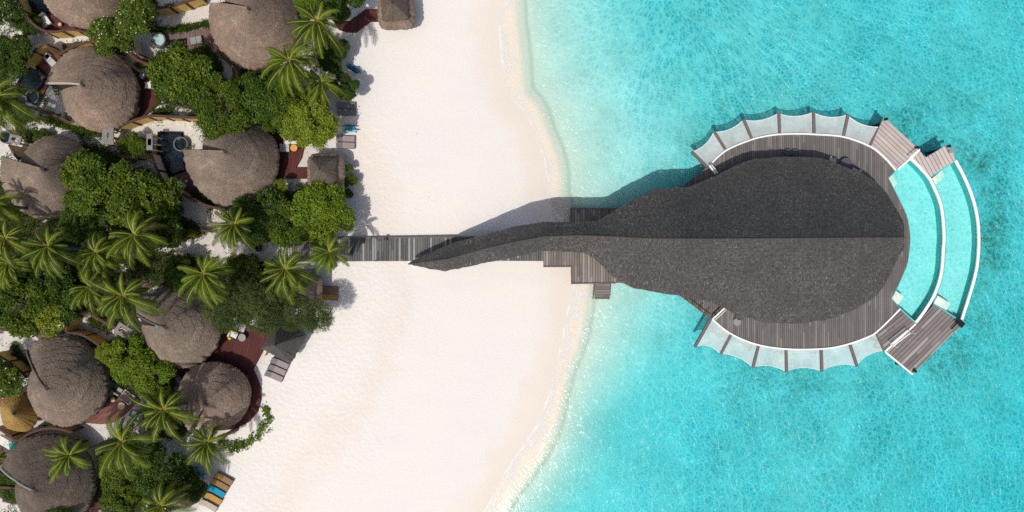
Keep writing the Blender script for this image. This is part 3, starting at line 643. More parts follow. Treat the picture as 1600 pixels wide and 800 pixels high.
# ------------------------------------------------------------------ the two pools
def pool(name, label, outline, outer, zf, zw, steps):
    t = empty(name, P(sum(p[0] for p in outline) / len(outline), 372, 0)); tag(t, label, 'swimming pool')
    pl = [P(x, y, zw)[:2] for x, y in outline]
    b = MB(); b.prism(pl, zf - 0.25, zf); b.build('basin_floor', M['pool_tile'], t)
    b = MB(); b.ribbon([Vector((x, y, zf - 0.3)) for x, y in pl], 0.16, zw - zf + 0.26, closed=True); b.build('basin_wall', M['pool_wall'], t)
    b = MB(); b.ribbon(PL(outer, zw + 0.05), 0.26, 0.14, dz=-0.13); b.build('coping', M['white'], t)
    b = MB(); b.ribbon([P(x, y, zw) + Vector((0.17 * (x - 1290) / math.hypot(x - 1290, y - 372), -0.17 * (y - 372) / math.hypot(x - 1290, y - 372), -zw)) for x, y in outer], 0.10, zw - 0.09 + 0.5, dz=-0.5); b.build('outer_wall', M['white'], t)
    c = Vector((sum(p[0] for p in pl) / len(pl), sum(p[1] for p in pl) / len(pl)))
    b = MB(); b.prism([(x + (c.x - x) * 0.004, y + (c.y - y) * 0.004) for x, y in pl], zf + 0.006, zw - 0.05); b.build('pool_water', M['pool_water'], t)
    for sp in steps:
        b = MB(); k = len(sp['t'])
        (ax, ay), (bx, by), (cx, cy), (dx, dy) = sp['q']
        for i in range(k):
            f0, f1 = i / k, (i + 1) / k
            q = [(ax + (bx - ax) * f0, ay + (by - ay) * f0), (ax + (bx - ax) * f1, ay + (by - ay) * f1), (dx + (cx - dx) * f1, dy + (cy - dy) * f1), (dx + (cx - dx) * f0, dy + (cy - dy) * f0)]
            b.prism([P(x, y, zw)[:2] for x, y in q], zf + 0.01, sp['t'][i])
        b.build('pool_steps', M['pool_step'], t)
    return t
zf, zw = 0.25, 1.38
out1 = spline(wallA, 4)
pool1_outline = [(1401, 266)] + out1 + [(1407, 483), (1393, 466.5)] + spline(inner, 4)[::-1][1:]
pool('lagoon_pool', 'inner curved turquoise pool beside the pavilion terrace, slatted steps at top', pool1_outline, out1, zf, zw,
     [dict(q=((1388, 278), (1398, 270), (1407, 285), (1396, 294)), t=[1.15, 1.0, 0.8]),
      dict(q=((1393, 466), (1401, 454), (1414, 464), (1404, 476)), t=[1.25, 1.2])])
out2 = spline(wallB, 5)
mid = [p for p in spline(wallA, 4) if 278 < p[1] < 460]
pool2_outline = [(1453, 277)] + out2 + [(1459, 475)] + [(x + 3.2, y) for x, y in mid[::-1]]
pool('edge_pool', 'outer curved infinity pool meeting the open lagoon, white rim on its right', pool2_outline, out2, zf, zw - 0.08,
     [dict(q=((1456, 279), (1477, 265), (1481, 275), (1462, 289)), t=[1.22, 1.12, 1.0, 0.85, 0.7]),
      dict(q=((1466, 462), (1488, 474), (1482, 486), (1460, 474)), t=[1.2, 1.1, 0.95])])
for (x, y) in [(1480, 300), (1500, 371), (1490, 440), (1440, 300), (1450, 371), (1440, 440)]:
    pass

# ------------------------------------------------------------------ boardwalk and landings
bw = empty('boardwalk', P(660, 390, 0)); tag(bw, 'long grey boardwalk crossing the beach under the roof tail', 'boardwalk')
b = MB(); b.prism([P(x, y, 1.2)[:2] for x, y in [(452, 373), (700, 371), (855, 371), (893, 360), (893, 408), (700, 407.5), (452, 409)]], 1.0, 1.2); b.build('planking', M['deck_walk'], bw)
b = MB(); b.ribbon(PL([(452, 372.5), (700, 370.5), (850, 370)], 1.2), 0.12, 0.1, dz=-0.02); b.build('kerb', M['wood_beam'], bw)
for px in range(470, 890, 42):
    for py in (374, 405):
        p = P(px, py, 1.0); b = MB(); b.cyl((p.x, p.y, gz(p.x, p.y) - 0.5), 0.10, 1.45 - gz(p.x, p.y), 8); b.build('pile', M['pile'], bw)
b = MB(); p = P(603, 373, 1.2); b.box((p.x, p.y, 1.40), (0.34, 0.34, 0.40)); tag(b.build('bollard_light', M['cap']), 'small brown square post light on the edge of the boardwalk', 'post light')
ld = empty('landing_deck', P(925, 385, 0)); tag(ld, 'brown grey timber landing where boardwalk meets the pavilion, water below', 'deck')
b = MB(); b.prism([P(x, y, DZ - 0.05)[:2] for x, y in [(891, 326), (1030, 326), (1030, 442), (893, 442), (893, 416), (849, 416), (849, 392), (891, 392)]], DZ - 0.25, DZ - 0.05); b.build('planking', M['deck_land'], ld)
b = MB(); b.ribbon(PL([(849, 416.5), (892.5, 416.5), (892.5, 443), (962, 442)], DZ - 0.05), 0.14, 0.1); b.build('kerb', M['wood_beam'], ld)
b = MB(); b.ribbon(PL([(891, 326), (965, 326)], DZ - 0.05), 0.14, 0.1); b.build('kerb', M['wood_beam'], ld)
for px, py in [(855, 410), (897, 335), (897, 436), (955, 436), (950, 330), (925, 380)]:
    p = P(px, py, DZ); b = MB(); b.cyl((p.x, p.y, -2.4), 0.13, DZ + 2.1, 8); b.build('pile', M['pile'], ld)
st = empty('water_steps', P(941, 456, 0)); tag(st, 'short timber stair going down from the landing into the shallow water', 'steps')
for i in range(6):
    p = P(941, 446 + i * 3.9, DZ - 0.1 - i * 0.17); b = MB(); b.box((p.x, p.y, DZ - 0.14 - i * 0.17), (1.65, 0.27, 0.06)); b.build('tread', M['deck_steps'], st)
for sx in (-1, 1):
    p = P(941, 443, DZ); b = MB(); b.tube([(p.x + sx * 0.86, p.y, DZ - 0.15), (p.x + sx * 0.86, p.y - 1.75, 0.1)], 0.06, 6); b.build('stringer', M['wood_beam'], st)

# ------------------------------------------------------------------ pavilion furniture
def round_thing(name, label, cat, px, py, base, r, h, mat, leg=None, group=None, topth=0.06):
    p = P(px, py, base + h); t = empty(name, (p.x, p.y, base)); tag(t, label, cat, group)
    b = MB(); b.cyl((p.x, p.y, base + h - topth), r, topth, 26); b.build('table_top', mat, t)
    b = MB(); b.cyl((p.x, p.y, base), r * 0.14, h - topth, 10); b.cyl((p.x, p.y, base), r * 0.5, 0.04, 14); b.build('pedestal', leg or M['post'], t)
    return t
def pouf(label, px, py, mat, r=0.42):
    p = P(px, py, DZ + 0.4); t = empty('pouf', (p.x, p.y, DZ)); tag(t, label, 'pouf')
    b = MB(); b.cyl((p.x, p.y, DZ), r * 0.94, 0.30, 22, r); b.cyl((p.x, p.y, DZ + 0.302), r, 0.08, 22, r * 0.86); b.build('seat', mat, t)
    b = MB(); b.ring((p.x, p.y), r * 0.95, r * 1.02, DZ + 0.26, DZ + 0.31); b.build('piping', mat, t)
pouf('left one of two dark round poufs in the shade above the pavilion roof', 1232, 238, M['seat_dark'])
pouf('right one of two dark round poufs in the shade above the pavilion roof', 1243, 238.5, M['seat_dark'])
pouf('round pouf half under the roof edge at lower left of the terrace', 1156, 495, M['seat_dark'])
pouf('blue grey round pouf standing free of the roof at lower left of the terrace', 1152.5, 503, M['tgrey'])
round_thing('dining_table', 'dark round dining table between two pale armchairs at the roof edge', 'table', 1322, 256, DZ, 0.62, 0.74, M['seat_dark'])
def armchair(label, px, py, rot, mat=None, base=DZ, sc_=1.0, name='armchair'):
    mat = mat or M['seat_pale']; p = P(px, py, base + 0.5); t = empty(name, (p.x, p.y, base), rot); tag(t, label, 'armchair')
    b = MB(); b.box((0, 0, 0.34), (0.72 * sc_, 0.72 * sc_, 0.16)); b.build('seat', mat, t, world=False)
    b = MB(); b.box((-0.38 * sc_, 0, 0.52), (0.14, 0.80 * sc_, 0.55), tilt=-0.15); b.build('backrest', mat, t, world=False)
    for s in (-1, 1):
        b = MB(); b.box((0, s * 0.41 * sc_, 0.46), (0.66 * sc_, 0.09, 0.10)); b.box((0.28 * sc_, s * 0.41 * sc_, 0.22), (0.07, 0.07, 0.44)); b.build('armrest', M['post'], t, world=False)
    b = MB()
    for sx in (-1, 1):
        for s in (-1, 1): b.box((sx * 0.3 * sc_, s * 0.3 * sc_, 0.13), (0.06, 0.06, 0.26))
    b.build('legs', M['post'], t, world=False)
    return t
armchair('pale grey armchair left of the round table, by the pavilion roof edge', 1302, 252, R(-10))
armchair('pale grey armchair right of the round table, by the pavilion roof edge', 1336, 268, R(150))

# ------------------------------------------------------------------ villas with spiral thatched roofs
GZ = 0.98
def villa(label, apex, outline, mat, crease=45, zA=7.7, zE=3.1, lift=1.0, cap=True, capw=0.16, cap_mat=None, name='thatched_villa', step=True, cat='villa', wall=True):
    A = P(*apex, zA); n = 150; NR = 70
    pts = outline if step else outline + [outline[0]]
    # even spacing round the outline
    ln = [0]
    for i in range(1, len(pts)): ln.append(ln[-1] + math.hypot(pts[i][0] - pts[i - 1][0], pts[i][1] - pts[i - 1][1]))
    sp = spline(pts, 8); l2 = [0]
    for i in range(1, len(sp)): l2.append(l2[-1] + math.hypot(sp[i][0] - sp[i - 1][0], sp[i][1] - sp[i - 1][1]))
    ts = np.linspace(0, l2[-1], n); ox = np.interp(ts, l2, [p[0] for p in sp]); oy = np.interp(ts, l2, [p[1] for p in sp])
    rows = []; uvs = []; rnd = random.Random(int(apex[0] * 7 + apex[1]))
    arc = 0; prev = None
    for i in range(n):
        t = i / (n - 1); lf = lift * max(0, 1 - t / 0.35) ** 1.5 if step else 0
        j = rnd.uniform(-1.1, 1.1); dx, dy = ox[i] - apex[0], oy[i] - apex[1]; L = math.hypot(dx, dy); 
        E = P(apex[0] + dx, apex[1] + dy, zE + lf)
        th = math.atan2(E.y - A.y, E.x - A.x); Rr = math.hypot(E.x - A.x, E.y - A.y)
        if prev is not None: arc += (E - prev).length
        prev = E
        dth = abs((th - R(crease) + math.pi) % (2 * math.pi) - math.pi)
        row = []
        for k in range(NR + 1):
            rho = 0.03 + 0.97 * k / NR
            z = zE + (zA - zE) * (1 - rho) ** 0.86 + lf * rho ** 0.6 + (0.95 * math.sin(math.pi * min(1, rho * 1.05)) * math.exp(-dth / 0.42) if crease is not None else 0)
            if k == NR: z = zE + lf - 0.06
            z += 0.05 * (((rho * Rr + 0.10 * math.sin(th * 3 + apex[0]) + 0.05 * math.sin(th * 11)) / 0.62) % 1.0 - 0.5) * min(1, rho * 4) + rnd.uniform(-0.022, 0.022)
            jj = 1 + (j * 0.017 * max(0, (rho - 0.94) / 0.06)); row.append(Vector((A.x + (E.x - A.x) * rho * jj, A.y + (E.y - A.y) * rho * jj, z))); uvs.append((arc, rho * Rr))
        rows.append(row)
    t_ = empty(name, (A.x, A.y, GZ)); tag(t_, label, cat)
    W = NR + 1; vs = [p for r in rows for p in r]; N = len(vs); b = MB(); fs = []
    low = [p - Vector((0, 0, 0.30)) for p in vs]
    for i in range(n - 1):
        for k in range(NR):
            a = i * W + k; fs.append((a, a + 1, a + 1 + W, a + W)); c = a + N; fs.append((c, c + W, c + 1 + W, c + 1))
        a = i * W + NR; fs.append((a, a + N, a + N + W, a + W))
    for i in (0, n - 1):
        for k in range(NR):
            a = i * W + k; q = (a, a + 1, a + 1 + N, a + N); fs.append(q if i else q[::-1])
    if not step:
        pass
    b.add(vs + low, fs, uvs + uvs); ro = b.build('roof', mat, t_)
    if step and cap:
        c = MB(); c.tube([rows[0][k] + Vector((0, 0, 0.02)) for k in range(0, NR + 1, 6)], [0.10 + 0.06 * (k / NR) for k in range(0, NR + 1, 6)], 6); c.build('ridge_cap', cap_mat or mat, ro)
        c = MB(); c.add([rows[0][k] for k in range(NR + 1)] + [rows[-1][k] - Vector((0, 0, 0.2)) for k in range(NR + 1)], [(k, k + 1, NR + 2 + k, NR + 1 + k) for k in range(NR)], [(0.1 * k, 0) for k in range(NR + 1)] * 2); c.build('lip_face', M['post'], ro)
        c = MB(); c.cyl((A.x, A.y, zA - 0.35), 0.24, 0.32, 10, 0.12); c.build('finial', M['post'], ro)
    else:
        c = MB(); c.cyl((A.x, A.y, zA - 0.3), 0.20, 0.28, 10, 0.08); c.build('finial', M['post'], ro)
    if wall:
        loop = []
        for i in range(0, n - 1, 4):
            p = rows[i][int(NR * 0.78)]; loop.append(Vector((p.x, p.y, GZ - 0.1)))
        b = MB(); b.ribbon(loop, 0.2, zE - GZ + 0.25, closed=True); b.build('wall', M['wall_c'], t_)
        for frac in (0.3, 0.55, 0.8):
            i = int(frac * (n - 1)) // 4 * 4; p0 = rows[i][int(NR * 0.78)]; d = Vector((p0.x - A.x, p0.y - A.y, 0)).normalized()
            b = MB(); b.box((p0.x + d.x * 0.13, p0.y + d.y * 0.13, GZ + 1.15), (0.08, 1.8, 2.1), rot=math.atan2(d.y, d.x)); b.build('door', M['cap'], t_)
    else:
        for k in range(6):
            th = k * math.pi / 3; r = 1.35; b = MB(); b.cyl((A.x + r * math.cos(th), A.y + r * math.sin(th), GZ - 0.1), 0.07, zE - GZ + 0.6, 8); b.build('post', M['frame'], t_)
    return t_

villa('thatched round villa at the top left, its upper half out of frame', (128, -38), [(62, -42), (60, -18), (70, 6), (92, 30), (120, 43), (150, 43), (180, 26), (198, 0), (200, -40), (180, -75), (140, -95), (100, -85), (84, -60), (82, -45)], M['thatch_rose'])
villa('round thatched villa with pale lip line pointing left, dark pool at its left', (128, 132), [(72, 131), (80, 108), (100, 85), (122, 75), (145, 73), (180, 84), (206, 112), (215, 145), (207, 178), (185, 199), (155, 206), (125, 196), (104, 176), (96, 155), (96, 142)], M['thatch_rose'], cap_mat=M['cush_pale'])
villa('round thatched villa at top centre with mottled thatch and ochre lip', (388, 13), [(327, 7), (326, 30), (331, 57), (347, 82), (370, 99), (396, 108), (430, 98), (455, 75), (465, 45), (462, 12), (448, -20), (410, -42), (370, -35), (350, -12), (352, 2)], M['thatch_rose'], crease=60)
villa('round thatched villa cut by the left edge, overlapped by the leafy tree', (66, 264), [(2, 245), (0, 275), (8, 302), (26, 324), (50, 339), (75, 343), (100, 335), (126, 305), (138, 268), (132, 236), (112, 218), (85, 211), (57, 219), (38, 238), (33, 252)], M['thatch'], crease=50)
villa('round thatched villa next to the black angular plunge pool', (352, 237), [(286, 236), (290, 262), (305, 291), (330, 314), (360, 321), (400, 310), (425, 290), (435, 255), (430, 222), (412, 201), (392, 192), (362, 192), (335, 198), (320, 212), (316, 232)], M['thatch'], crease=50)
villa('round thatched villa with turquoise cloth at its peak above the red deck', (258, 512), [(214, 490), (212, 470), (233, 455), (265, 449), (302, 455), (331, 476), (344, 508), (338, 541), (315, 566), (285, 576), (254, 570), (232, 550), (221, 525), (221, 506)], M['thatch'], crease=48, cap_mat=M['thatch_dark'])
villa('round thatched villa between the golden parasol roof and bright green trees', (72, 607), [(43, 545), (60, 530), (85, 526), (120, 532), (150, 556), (166, 590), (165, 622), (150, 646), (125, 662), (100, 667), (70, 658), (49, 636), (42, 606), (46, 588), (54, 572)], M['thatch'], crease=48, cap_mat=M['thatch_dark'])
villa('small round thatched villa inside the curve of the red deck', (322, 631), [(294, 672), (278, 645), (276, 615), (290, 584), (315, 568), (346, 567), (375, 581), (389, 608), (388, 633), (375, 656), (350, 669), (326, 670), (308, 668)], M['thatch_rose'], crease=50, zA=7.0)
villa('darkest stained round thatched villa in the bottom left corner', (53, 766), [(2, 729), (12, 708), (32, 688), (62, 680), (95, 680), (122, 693), (141, 718), (147, 742), (145, 768), (135, 797), (110, 820), (75, 830), (45, 816), (28, 790), (23, 765), (26, 752)], M['thatch_dark'], crease=45, cap_mat=M['tgrey'])
villa('golden straw parasol hut against the left edge', (20, 647), [(0 + 30 + 31 * math.cos(a_), 646 + 33 * math.sin(a_)) for a_ in np.linspace(0, 2 * math.pi, 13)[:-1]], M['thatch_gold'], crease=None, zA=5.0, zE=3.0, step=False, name='parasol_hut', cat='hut', wall=False) if False else None

def cone_hut(label, apex, c, r, mat, zA, zE):
    A = P(*apex, zA); n = 110; NR = 30; rnd = random.Random(3); vs = []; uvs = []; fs = []
    for i in range(n):
        th = 2 * math.pi * i / n; rr = r + rnd.uniform(-0.5, 0.5) + 0.9 * math.sin(th * 5 + 1); E = P(c[0] + rr * math.cos(th), c[1] - rr * math.sin(th), zE); Rr = (E - A).length
        for k in range(NR + 1):
            rho = 0.03 + 0.97 * k / NR
            vs.append(Vector((A.x + (E.x - A.x) * rho, A.y + (E.y - A.y) * rho, zE + (zA - zE) * (1 - rho) ** 1.05 + 0.03 * math.sin(th * 5) * rho + rnd.uniform(-0.03, 0.03)))); uvs.append((th * 2.0, rho * Rr))
    W = NR + 1; N = len(vs)
    for i in range(n):
        j = (i + 1) % n
        for k in range(NR): fs += [(i * W + k, i * W + k + 1, j * W + k + 1, j * W + k), (N + i * W + k, N + j * W + k, N + j * W + k + 1, N + i * W + k + 1)]
        fs.append((i * W + NR, i * W + NR + N, j * W + NR + N, j * W + NR))
    t = empty('parasol_hut', (A.x, A.y, GZ)); tag(t, label, 'hut'); b = MB(); b.add(vs + [v - Vector((0, 0, 0.2)) for v in vs], fs, uvs + uvs); ro = b.build('roof', mat, t)
    b = MB(); b.cyl((A.x, A.y, zA - 0.1), 0.14, 0.2, 8, 0.08); b.build('finial', M['post'], ro)
    for k in range(6):
        th = k * math.pi / 3; b = MB(); b.cyl((A.x + 1.3 * math.cos(th), A.y + 1.3 * math.sin(th), GZ - 0.1), 0.07, zE - GZ + 0.55, 8); b.build('post', M['frame'], t)
cone_hut('golden straw parasol hut against the left edge', (21, 647), (30.5, 644), 31, M['thatch_gold'], 5.7, 2.9)

def kiosk(label, px, py, half, rot, mat, zA=4.9, apex_off=(0, 0), two=True, skirt_mat=None):
    """square beach hut: steep upper hip over a rounded lower skirt"""
    z0, z1, z2 = GZ + 2.0, GZ + 2.7, GZ + 3.05
    c = P(px, py, z0); s = K * (H - z0) / H; a = half * s; t = empty('beach_hut', (c.x, c.y, GZ)); tag(t, label, 'beach hut')
    rnd = random.Random(int(px)); n = 72
    def sq(th, h, p):
        cx, sy = math.cos(th), math.sin(th); r = h / ((abs(cx) ** p + abs(sy) ** p) ** (1 / p)); th2 = th + rot
        return r * math.cos(th2), r * math.sin(th2)
    def tier(h0, za, h1, zb, p0, p1, NR, th_, dome):
        vs = []; uvs = []; fs = []
        for i in range(n):
            th = 2 * math.pi * i / n + math.pi / 4 * 0; x0, y0 = sq(th, h0 + rnd.uniform(-0.05, 0.05), p0); x1, y1 = sq(th, h1, p1)
            for k in range(NR + 1):
                f = k / NR; rho = 1 - f
                z = za + (zb - za) * (f ** dome)
                x = x0 + (x1 - x0) * f; y = y0 + (y1 - y0) * f
                vs.append(Vector((c.x + x + apex_off[0] * f * (h1 < 0.2), c.y + y + apex_off[1] * f * (h1 < 0.2), z + rnd.uniform(-0.015, 0.015)))); uvs.append((i * 0.22 * h0 / 1.5, (1 - f) * (h0 - h1) * 1.4))
        W = NR + 1; N = len(vs)
        for i in range(n):
            j = (i + 1) % n
            for k in range(NR): fs += [(i * W + k, j * W + k, j * W + k + 1, i * W + k + 1), (N + i * W + k, N + i * W + k + 1, N + j * W + k + 1, N + j * W + k)]
            fs.append((i * W, i * W + N, j * W + N, j * W)); fs.append((i * W + NR, j * W + NR, j * W + NR + N, i * W + NR + N))
        b = MB(); b.add(vs + [v - Vector((0, 0, th_)) for v in vs], fs, uvs + uvs); return b
    if two:
        tier(a, z0, a * 0.60, z1, 4.5, 9, 6, 0.22, 0.75).build('lower_roof', skirt_mat or mat, t)
        up = tier(a * 0.70, z2, 0.06, zA, 14, 6, 10, 0.14, 0.92).build('upper_roof', mat, t)
    else:
        up = tier(a, z0, 0.06, zA, 20, 6, 12, 0.2, 1.0).build('roof', mat, t)
    b = MB(); b.cyl((c.x + apex_off[0], c.y + apex_off[1], zA - 0.05), 0.12, 0.16, 8, 0.06); b.build('finial', M['post'], up)
    for sx in (-1, 1):
        for sy in (-1, 1):
            x, y = sx * a * 0.62, sy * a * 0.62; x, y = x * math.cos(rot) - y * math.sin(rot), x * math.sin(rot) + y * math.cos(rot)
            b = MB(); b.cyl((c.x + x, c.y + y, GZ - 0.1), 0.08, 2.4, 8); b.build('post', M['frame'], t)
    b = MB(); b.box((c.x, c.y, GZ + 0.30), (a * 1.35, a * 1.35, 0.25), rot=rot); b.build('daybed_base', M['cap'], t)
    return t
kiosk('square thatched beach hut touching the top edge of the beach', 619, 17, 29, R(3), M['thatch_dark'], zA=5.4, skirt_mat=M['thatch_rose'])
kiosk('square two-tier thatched beach hut beside the red walkway and armchairs', 509, 268.5, 29, R(0), M['thatch_dark'], zA=5.4, skirt_mat=M['thatch_rose'])
kiosk('square thatched beach hut half hidden by palm fronds, two ochre loungers beside', 479, 452, 24, R(-4), M['thatch_dark'], zA=5.4, skirt_mat=M['thatch_rose'])
kiosk('dark ash-grey pyramid beach hut above three grey loungers', 443.5, 534, 26, R(-28), M['thatch_grass'], zA=5.7, two=False)

# ------------------------------------------------------------------ villa decks, pools, fences
def villa_deck(label, poly, mat, z=GZ + 0.22, name='wooden_deck'):
    pts = [P(x, y, z) for x, y in poly]; b = MB(); b.prism([p[:2] for p in pts], GZ - 0.35, z); tag(b.build(name, mat), label, 'deck'); return
villa_deck('maroon deck with sofa, orange round table and walkway to the beach hut', [(405, 205), (474, 211), (474, 232), (470, 248), (462, 262), (482, 262), (482, 279), (440, 279), (428, 296), (400, 300)], M['red0'])
villa_deck('wide maroon deck wrapping round the small thatched villa', [(335, 500), (365, 502), (425, 521), (412, 546), (395, 578), (402, 592), (407, 608), (407, 626), (402, 644), (388, 660), (368, 670), (345, 673), (318, 670), (300, 640), (290, 600), (275, 580), (270, 560)], M['red0'])
villa_deck('maroon bent walkway leading to the topmost beach hut', [(520, 32), (545, 33), (572, 14), (596, 14), (596, 32), (578, 32), (556, 49), (540, 49), (528, 45)], M['red0'])
villa_deck('brick-red triangular deck with round tables below the bright green trees', [(120, 655), (134, 661), (158, 663), (175, 661), (192, 650), (218, 625), (190, 607), (165, 615), (140, 640)], M['red1'])
villa_deck('shaded maroon deck right of the villa with the pale lip line', [(205, 105), (235, 125), (250, 160), (238, 172), (222, 184), (190, 198), (180, 185), (200, 150)], M['red0'])
villa_deck('dark deck strip below the villa at the top left corner', [(38, 40), (56, 32), (78, 18), (100, 28), (130, 46), (105, 50), (80, 46)], M['red0'])
villa_deck('brick-red deck strip left of the villa with the pale lip line', [(56, 98), (70, 74), (94, 86), (84, 110), (78, 126), (66, 150), (58, 160), (66, 128)], M['red1'])
villa_deck('dusty pink-brown deck beside the round white tub', [(259, 52), (300, 49), (330, 40), (336, 62), (312, 76), (290, 76), (288, 62), (262, 62)], M['red2'])
villa_deck('dusty pink-brown deck above the golden hut villa, white daybed at its corner', [(35, 508), (58, 497), (80, 500), (92, 488), (110, 498), (104, 520), (62, 532), (50, 520)], M['red2'])
villa_deck('thin brick-red deck edge between the angular pool and its villa', [(284, 232), (292, 225), (302, 240), (296, 262), (312, 298), (298, 304), (270, 290), (258, 278), (290, 268)], M['red1'])
villa_deck('sliver of red deck at the left edge above the golden hut', [(-8, 617), (9, 622), (7, 636), (-8, 634)], M['red1'])
villa_deck('dark stained deck left of the bottom left villa', [(-10, 694), (18, 702), (8, 712), (0, 728), (-10, 726)], M['red2'])
villa_deck('dim deck between bottom left villa and the leafy shrubs', [(142, 738), (165, 742), (172, 770), (150, 802), (125, 802)], M['red0'])
villa_deck('weathered deck patch between palms above the turquoise-cloth villa', [(195, 425), (222, 424), (240, 440), (240, 448), (214, 450), (196, 440)], M['red2'])

def plunge(label, poly, tub=None, water=True, tubz=0.45):
    c = P(sum(p[0] for p in poly) / len(poly), sum(p[1] for p in poly) / len(poly), GZ); t = empty('plunge_pool', c); tag(t, label, 'plunge pool')
    pl = PL(poly, GZ + 0.35)
    b = MB(); b.prism([p[:2] for p in pl], GZ - 0.3, GZ + 0.12); b.build('basin', M['pool_black'], t)
    b = MB(); b.ribbon([Vector((p.x, p.y, GZ - 0.3)) for p in pl], 0.22, 0.66, closed=True); b.build('rim', M['pool_black'], t)
    b = MB(); b.prism([p[:2] for p in pl], GZ + 0.125, GZ + 0.29); b.build('pool_water', M['plunge_water'], t)
def tub(label, px, py, r, rim, inside, z=0.75):
    c = P(px, py, GZ + z); rr = r * K * 0.985; t = empty('round_tub', (c.x, c.y, GZ)); tag(t, label, 'tub')
    b = MB(); b.ring((c.x, c.y), rr * 0.82, rr, GZ - 0.05, GZ + z, 32); b.build('rim', rim, t)
    b = MB(); b.cyl((c.x, c.y, GZ), rr * 0.815, z - 0.35, 28); b.build('basin', inside, t)
    b = MB(); b.cyl((c.x, c.y, GZ + z - 0.34), rr * 0.812, 0.20, 28); b.build('tub_water', M['plunge_water'], t)
plunge('black pool in the top left corner beside the cut-off villa', [(30, -20), (75, -20), (80, 14), (60, 30), (52, 34), (42, 24), (34, 8)])
plunge('black pool left of the villa with the pale lip line', [(54, 101), (72, 118), (64, 136), (48, 148), (28, 146), (26, 132), (38, 112)])
plunge('black angular pool with a round tub set into its corner', [(247, 207), (283, 208), (284, 224), (288, 250), (289, 266), (259, 276), (247, 254), (246, 228)])
plunge('small teal pool under the leafy tree beside the round white tub', [(260, 64), (290, 61), (290, 80), (262, 84)])
tub('dark round tub at the corner of the black angular pool', 282, 225, 11.5, M['tub_rim'], M['pool_black'], 0.6)
tub('round tub with pale basin beside the dusty pink deck', 247, 62, 11.5, M['tub_rim'], M['cush_white'], 0.8)
tub('dark round tub below the black pool near the left edge palm', 50, 151, 11, M['tub_rim'], M['pool_black'], 0.6)
tub('dark round tub at the left edge above the cut-off villa', 8, 214, 10, M['tub_rim'], M['pool_black'], 0.6)

def fence(label, pts, h=1.9, side=None, width=0.16, capw=0.24, capm=None):
    sp = spline(pts, 5); top_ = PL(sp, GZ + h); c = top_[len(top_) // 2]; t = empty('garden_wall', (c.x, c.y, GZ)); tag(t, label, 'wall')
    foot = [Vector((p.x, p.y, GZ - 0.15)) for p in top_]
    b = MB(); b.ribbon(foot, width, h + 0.1); pn = b.build('wall_panel', side or M['wall_y'], t)
    b = MB(); b.ribbon([Vector((p.x, p.y, GZ + h - 0.048)) for p in top_], capw, 0.08); b.build('wall_cap', capm or M['cap'], t)
    acc = 0; b = MB()
    for i in range(1, len(foot)):
        acc += (foot[i] - foot[i - 1]).length
        if acc > 1.6: acc = 0; b.box((foot[i].x, foot[i].y, GZ + h / 2 - 0.05), (width + 0.10, width + 0.10, h - 0.1), rot=0.3)
    if b.v: b.build('wall_posts', M['cap'], pn)
fence('yellow garden wall curving along the top left pool', [(24, -10), (38, 23), (62, 45), (82, 50), (108, 46), (128, 49), (146, 54)])
fence('angular yellow wall around the upper left villa terrace', [(36, 100), (50, 84), (69, 69), (88, 85), (110, 75), (135, 66), (172, 64)])
fence('yellow wall running right from under the pale lip villa', [(183, 199), (212, 187), (238, 181), (275, 183), (318, 184)])
fence('short yellow wall at the top between two thatched villas', [(240, 14), (272, 8), (312, -4)])
fence('curved wall under the trees left of the round white tub', [(196, 78), (212, 92), (232, 100), (262, 103)])
fence('short upright wall left of the round white tub', [(206, 58), (208, 74), (218, 88)], side=M['wall_c'])
fence('low cream wall between the round bush and dark trees', [(184, 243), (210, 244), (234, 242)], side=M['wall_c'])
fence('cream wall curving down from the black angular pool', [(236, 240), (244, 262), (256, 284), (272, 302)], side=M['wall_c'])
fence('thin brown wall hugging the lower edge of the angular pool villa', [(270, 292), (300, 312), (325, 322), (352, 328)])
fence('brown wall hugging the lower left edge of the top centre villa', [(318, 62), (334, 72), (348, 90), (364, 106), (364, 130)])
fence('stepped yellow wall around the white daybed courtyard', [(88, 488), (96, 486), (110, 497), (103, 518), (124, 522), (144, 532), (160, 545)])
fence('yellow wall following the top of the bottom left villa', [(-5, 668), (14, 680), (27, 689), (45, 678), (68, 670), (90, 670), (110, 675)])
fence('reddish slanting wall between two palms and the grey gate roof', [(134, 486), (160, 502), (182, 513)])
fence('short brown wall right of the grey slanting gate roof', [(206, 530), (214, 532), (222, 531)])
fence('dark slanting wall at the left edge above the golden hut', [(-8, 552), (20, 570), (42, 590)])
fence('thin wall running left of the gate near the left palm', [(-5, 155), (18, 160), (38, 168)])
fence('cream wall between the gate and the pale lip villa', [(78, 178), (98, 186), (110, 191), (122, 182)], side=M['wall_c'])
fence('cream wall curving below the gate at the left edge', [(14, 226), (22, 240), (30, 250)], side=M['wall_c'])
fence('thin brown edging wall above the sandy garden path', [(285, 359), (312, 360), (332, 362)], h=0.9)
fence('orange brown garden wall beside the tall palm near the path', [(240, 370), (256, 376), (268, 376), (282, 374)], h=1.0)
fence('yellow wall in the bottom left corner below the last villa', [(-6, 762), (10, 762), (26, 764)])
fence('cream wall along the beach side of the wide maroon deck', [(424, 524), (418, 540), (412, 556)], h=0.9, side=M['wall_c'], capm=M['wall_c'])
fence('short cream wall at the left edge by the leafy trees', [(-5, 514), (12, 516), (30, 514)], side=M['wall_c'])

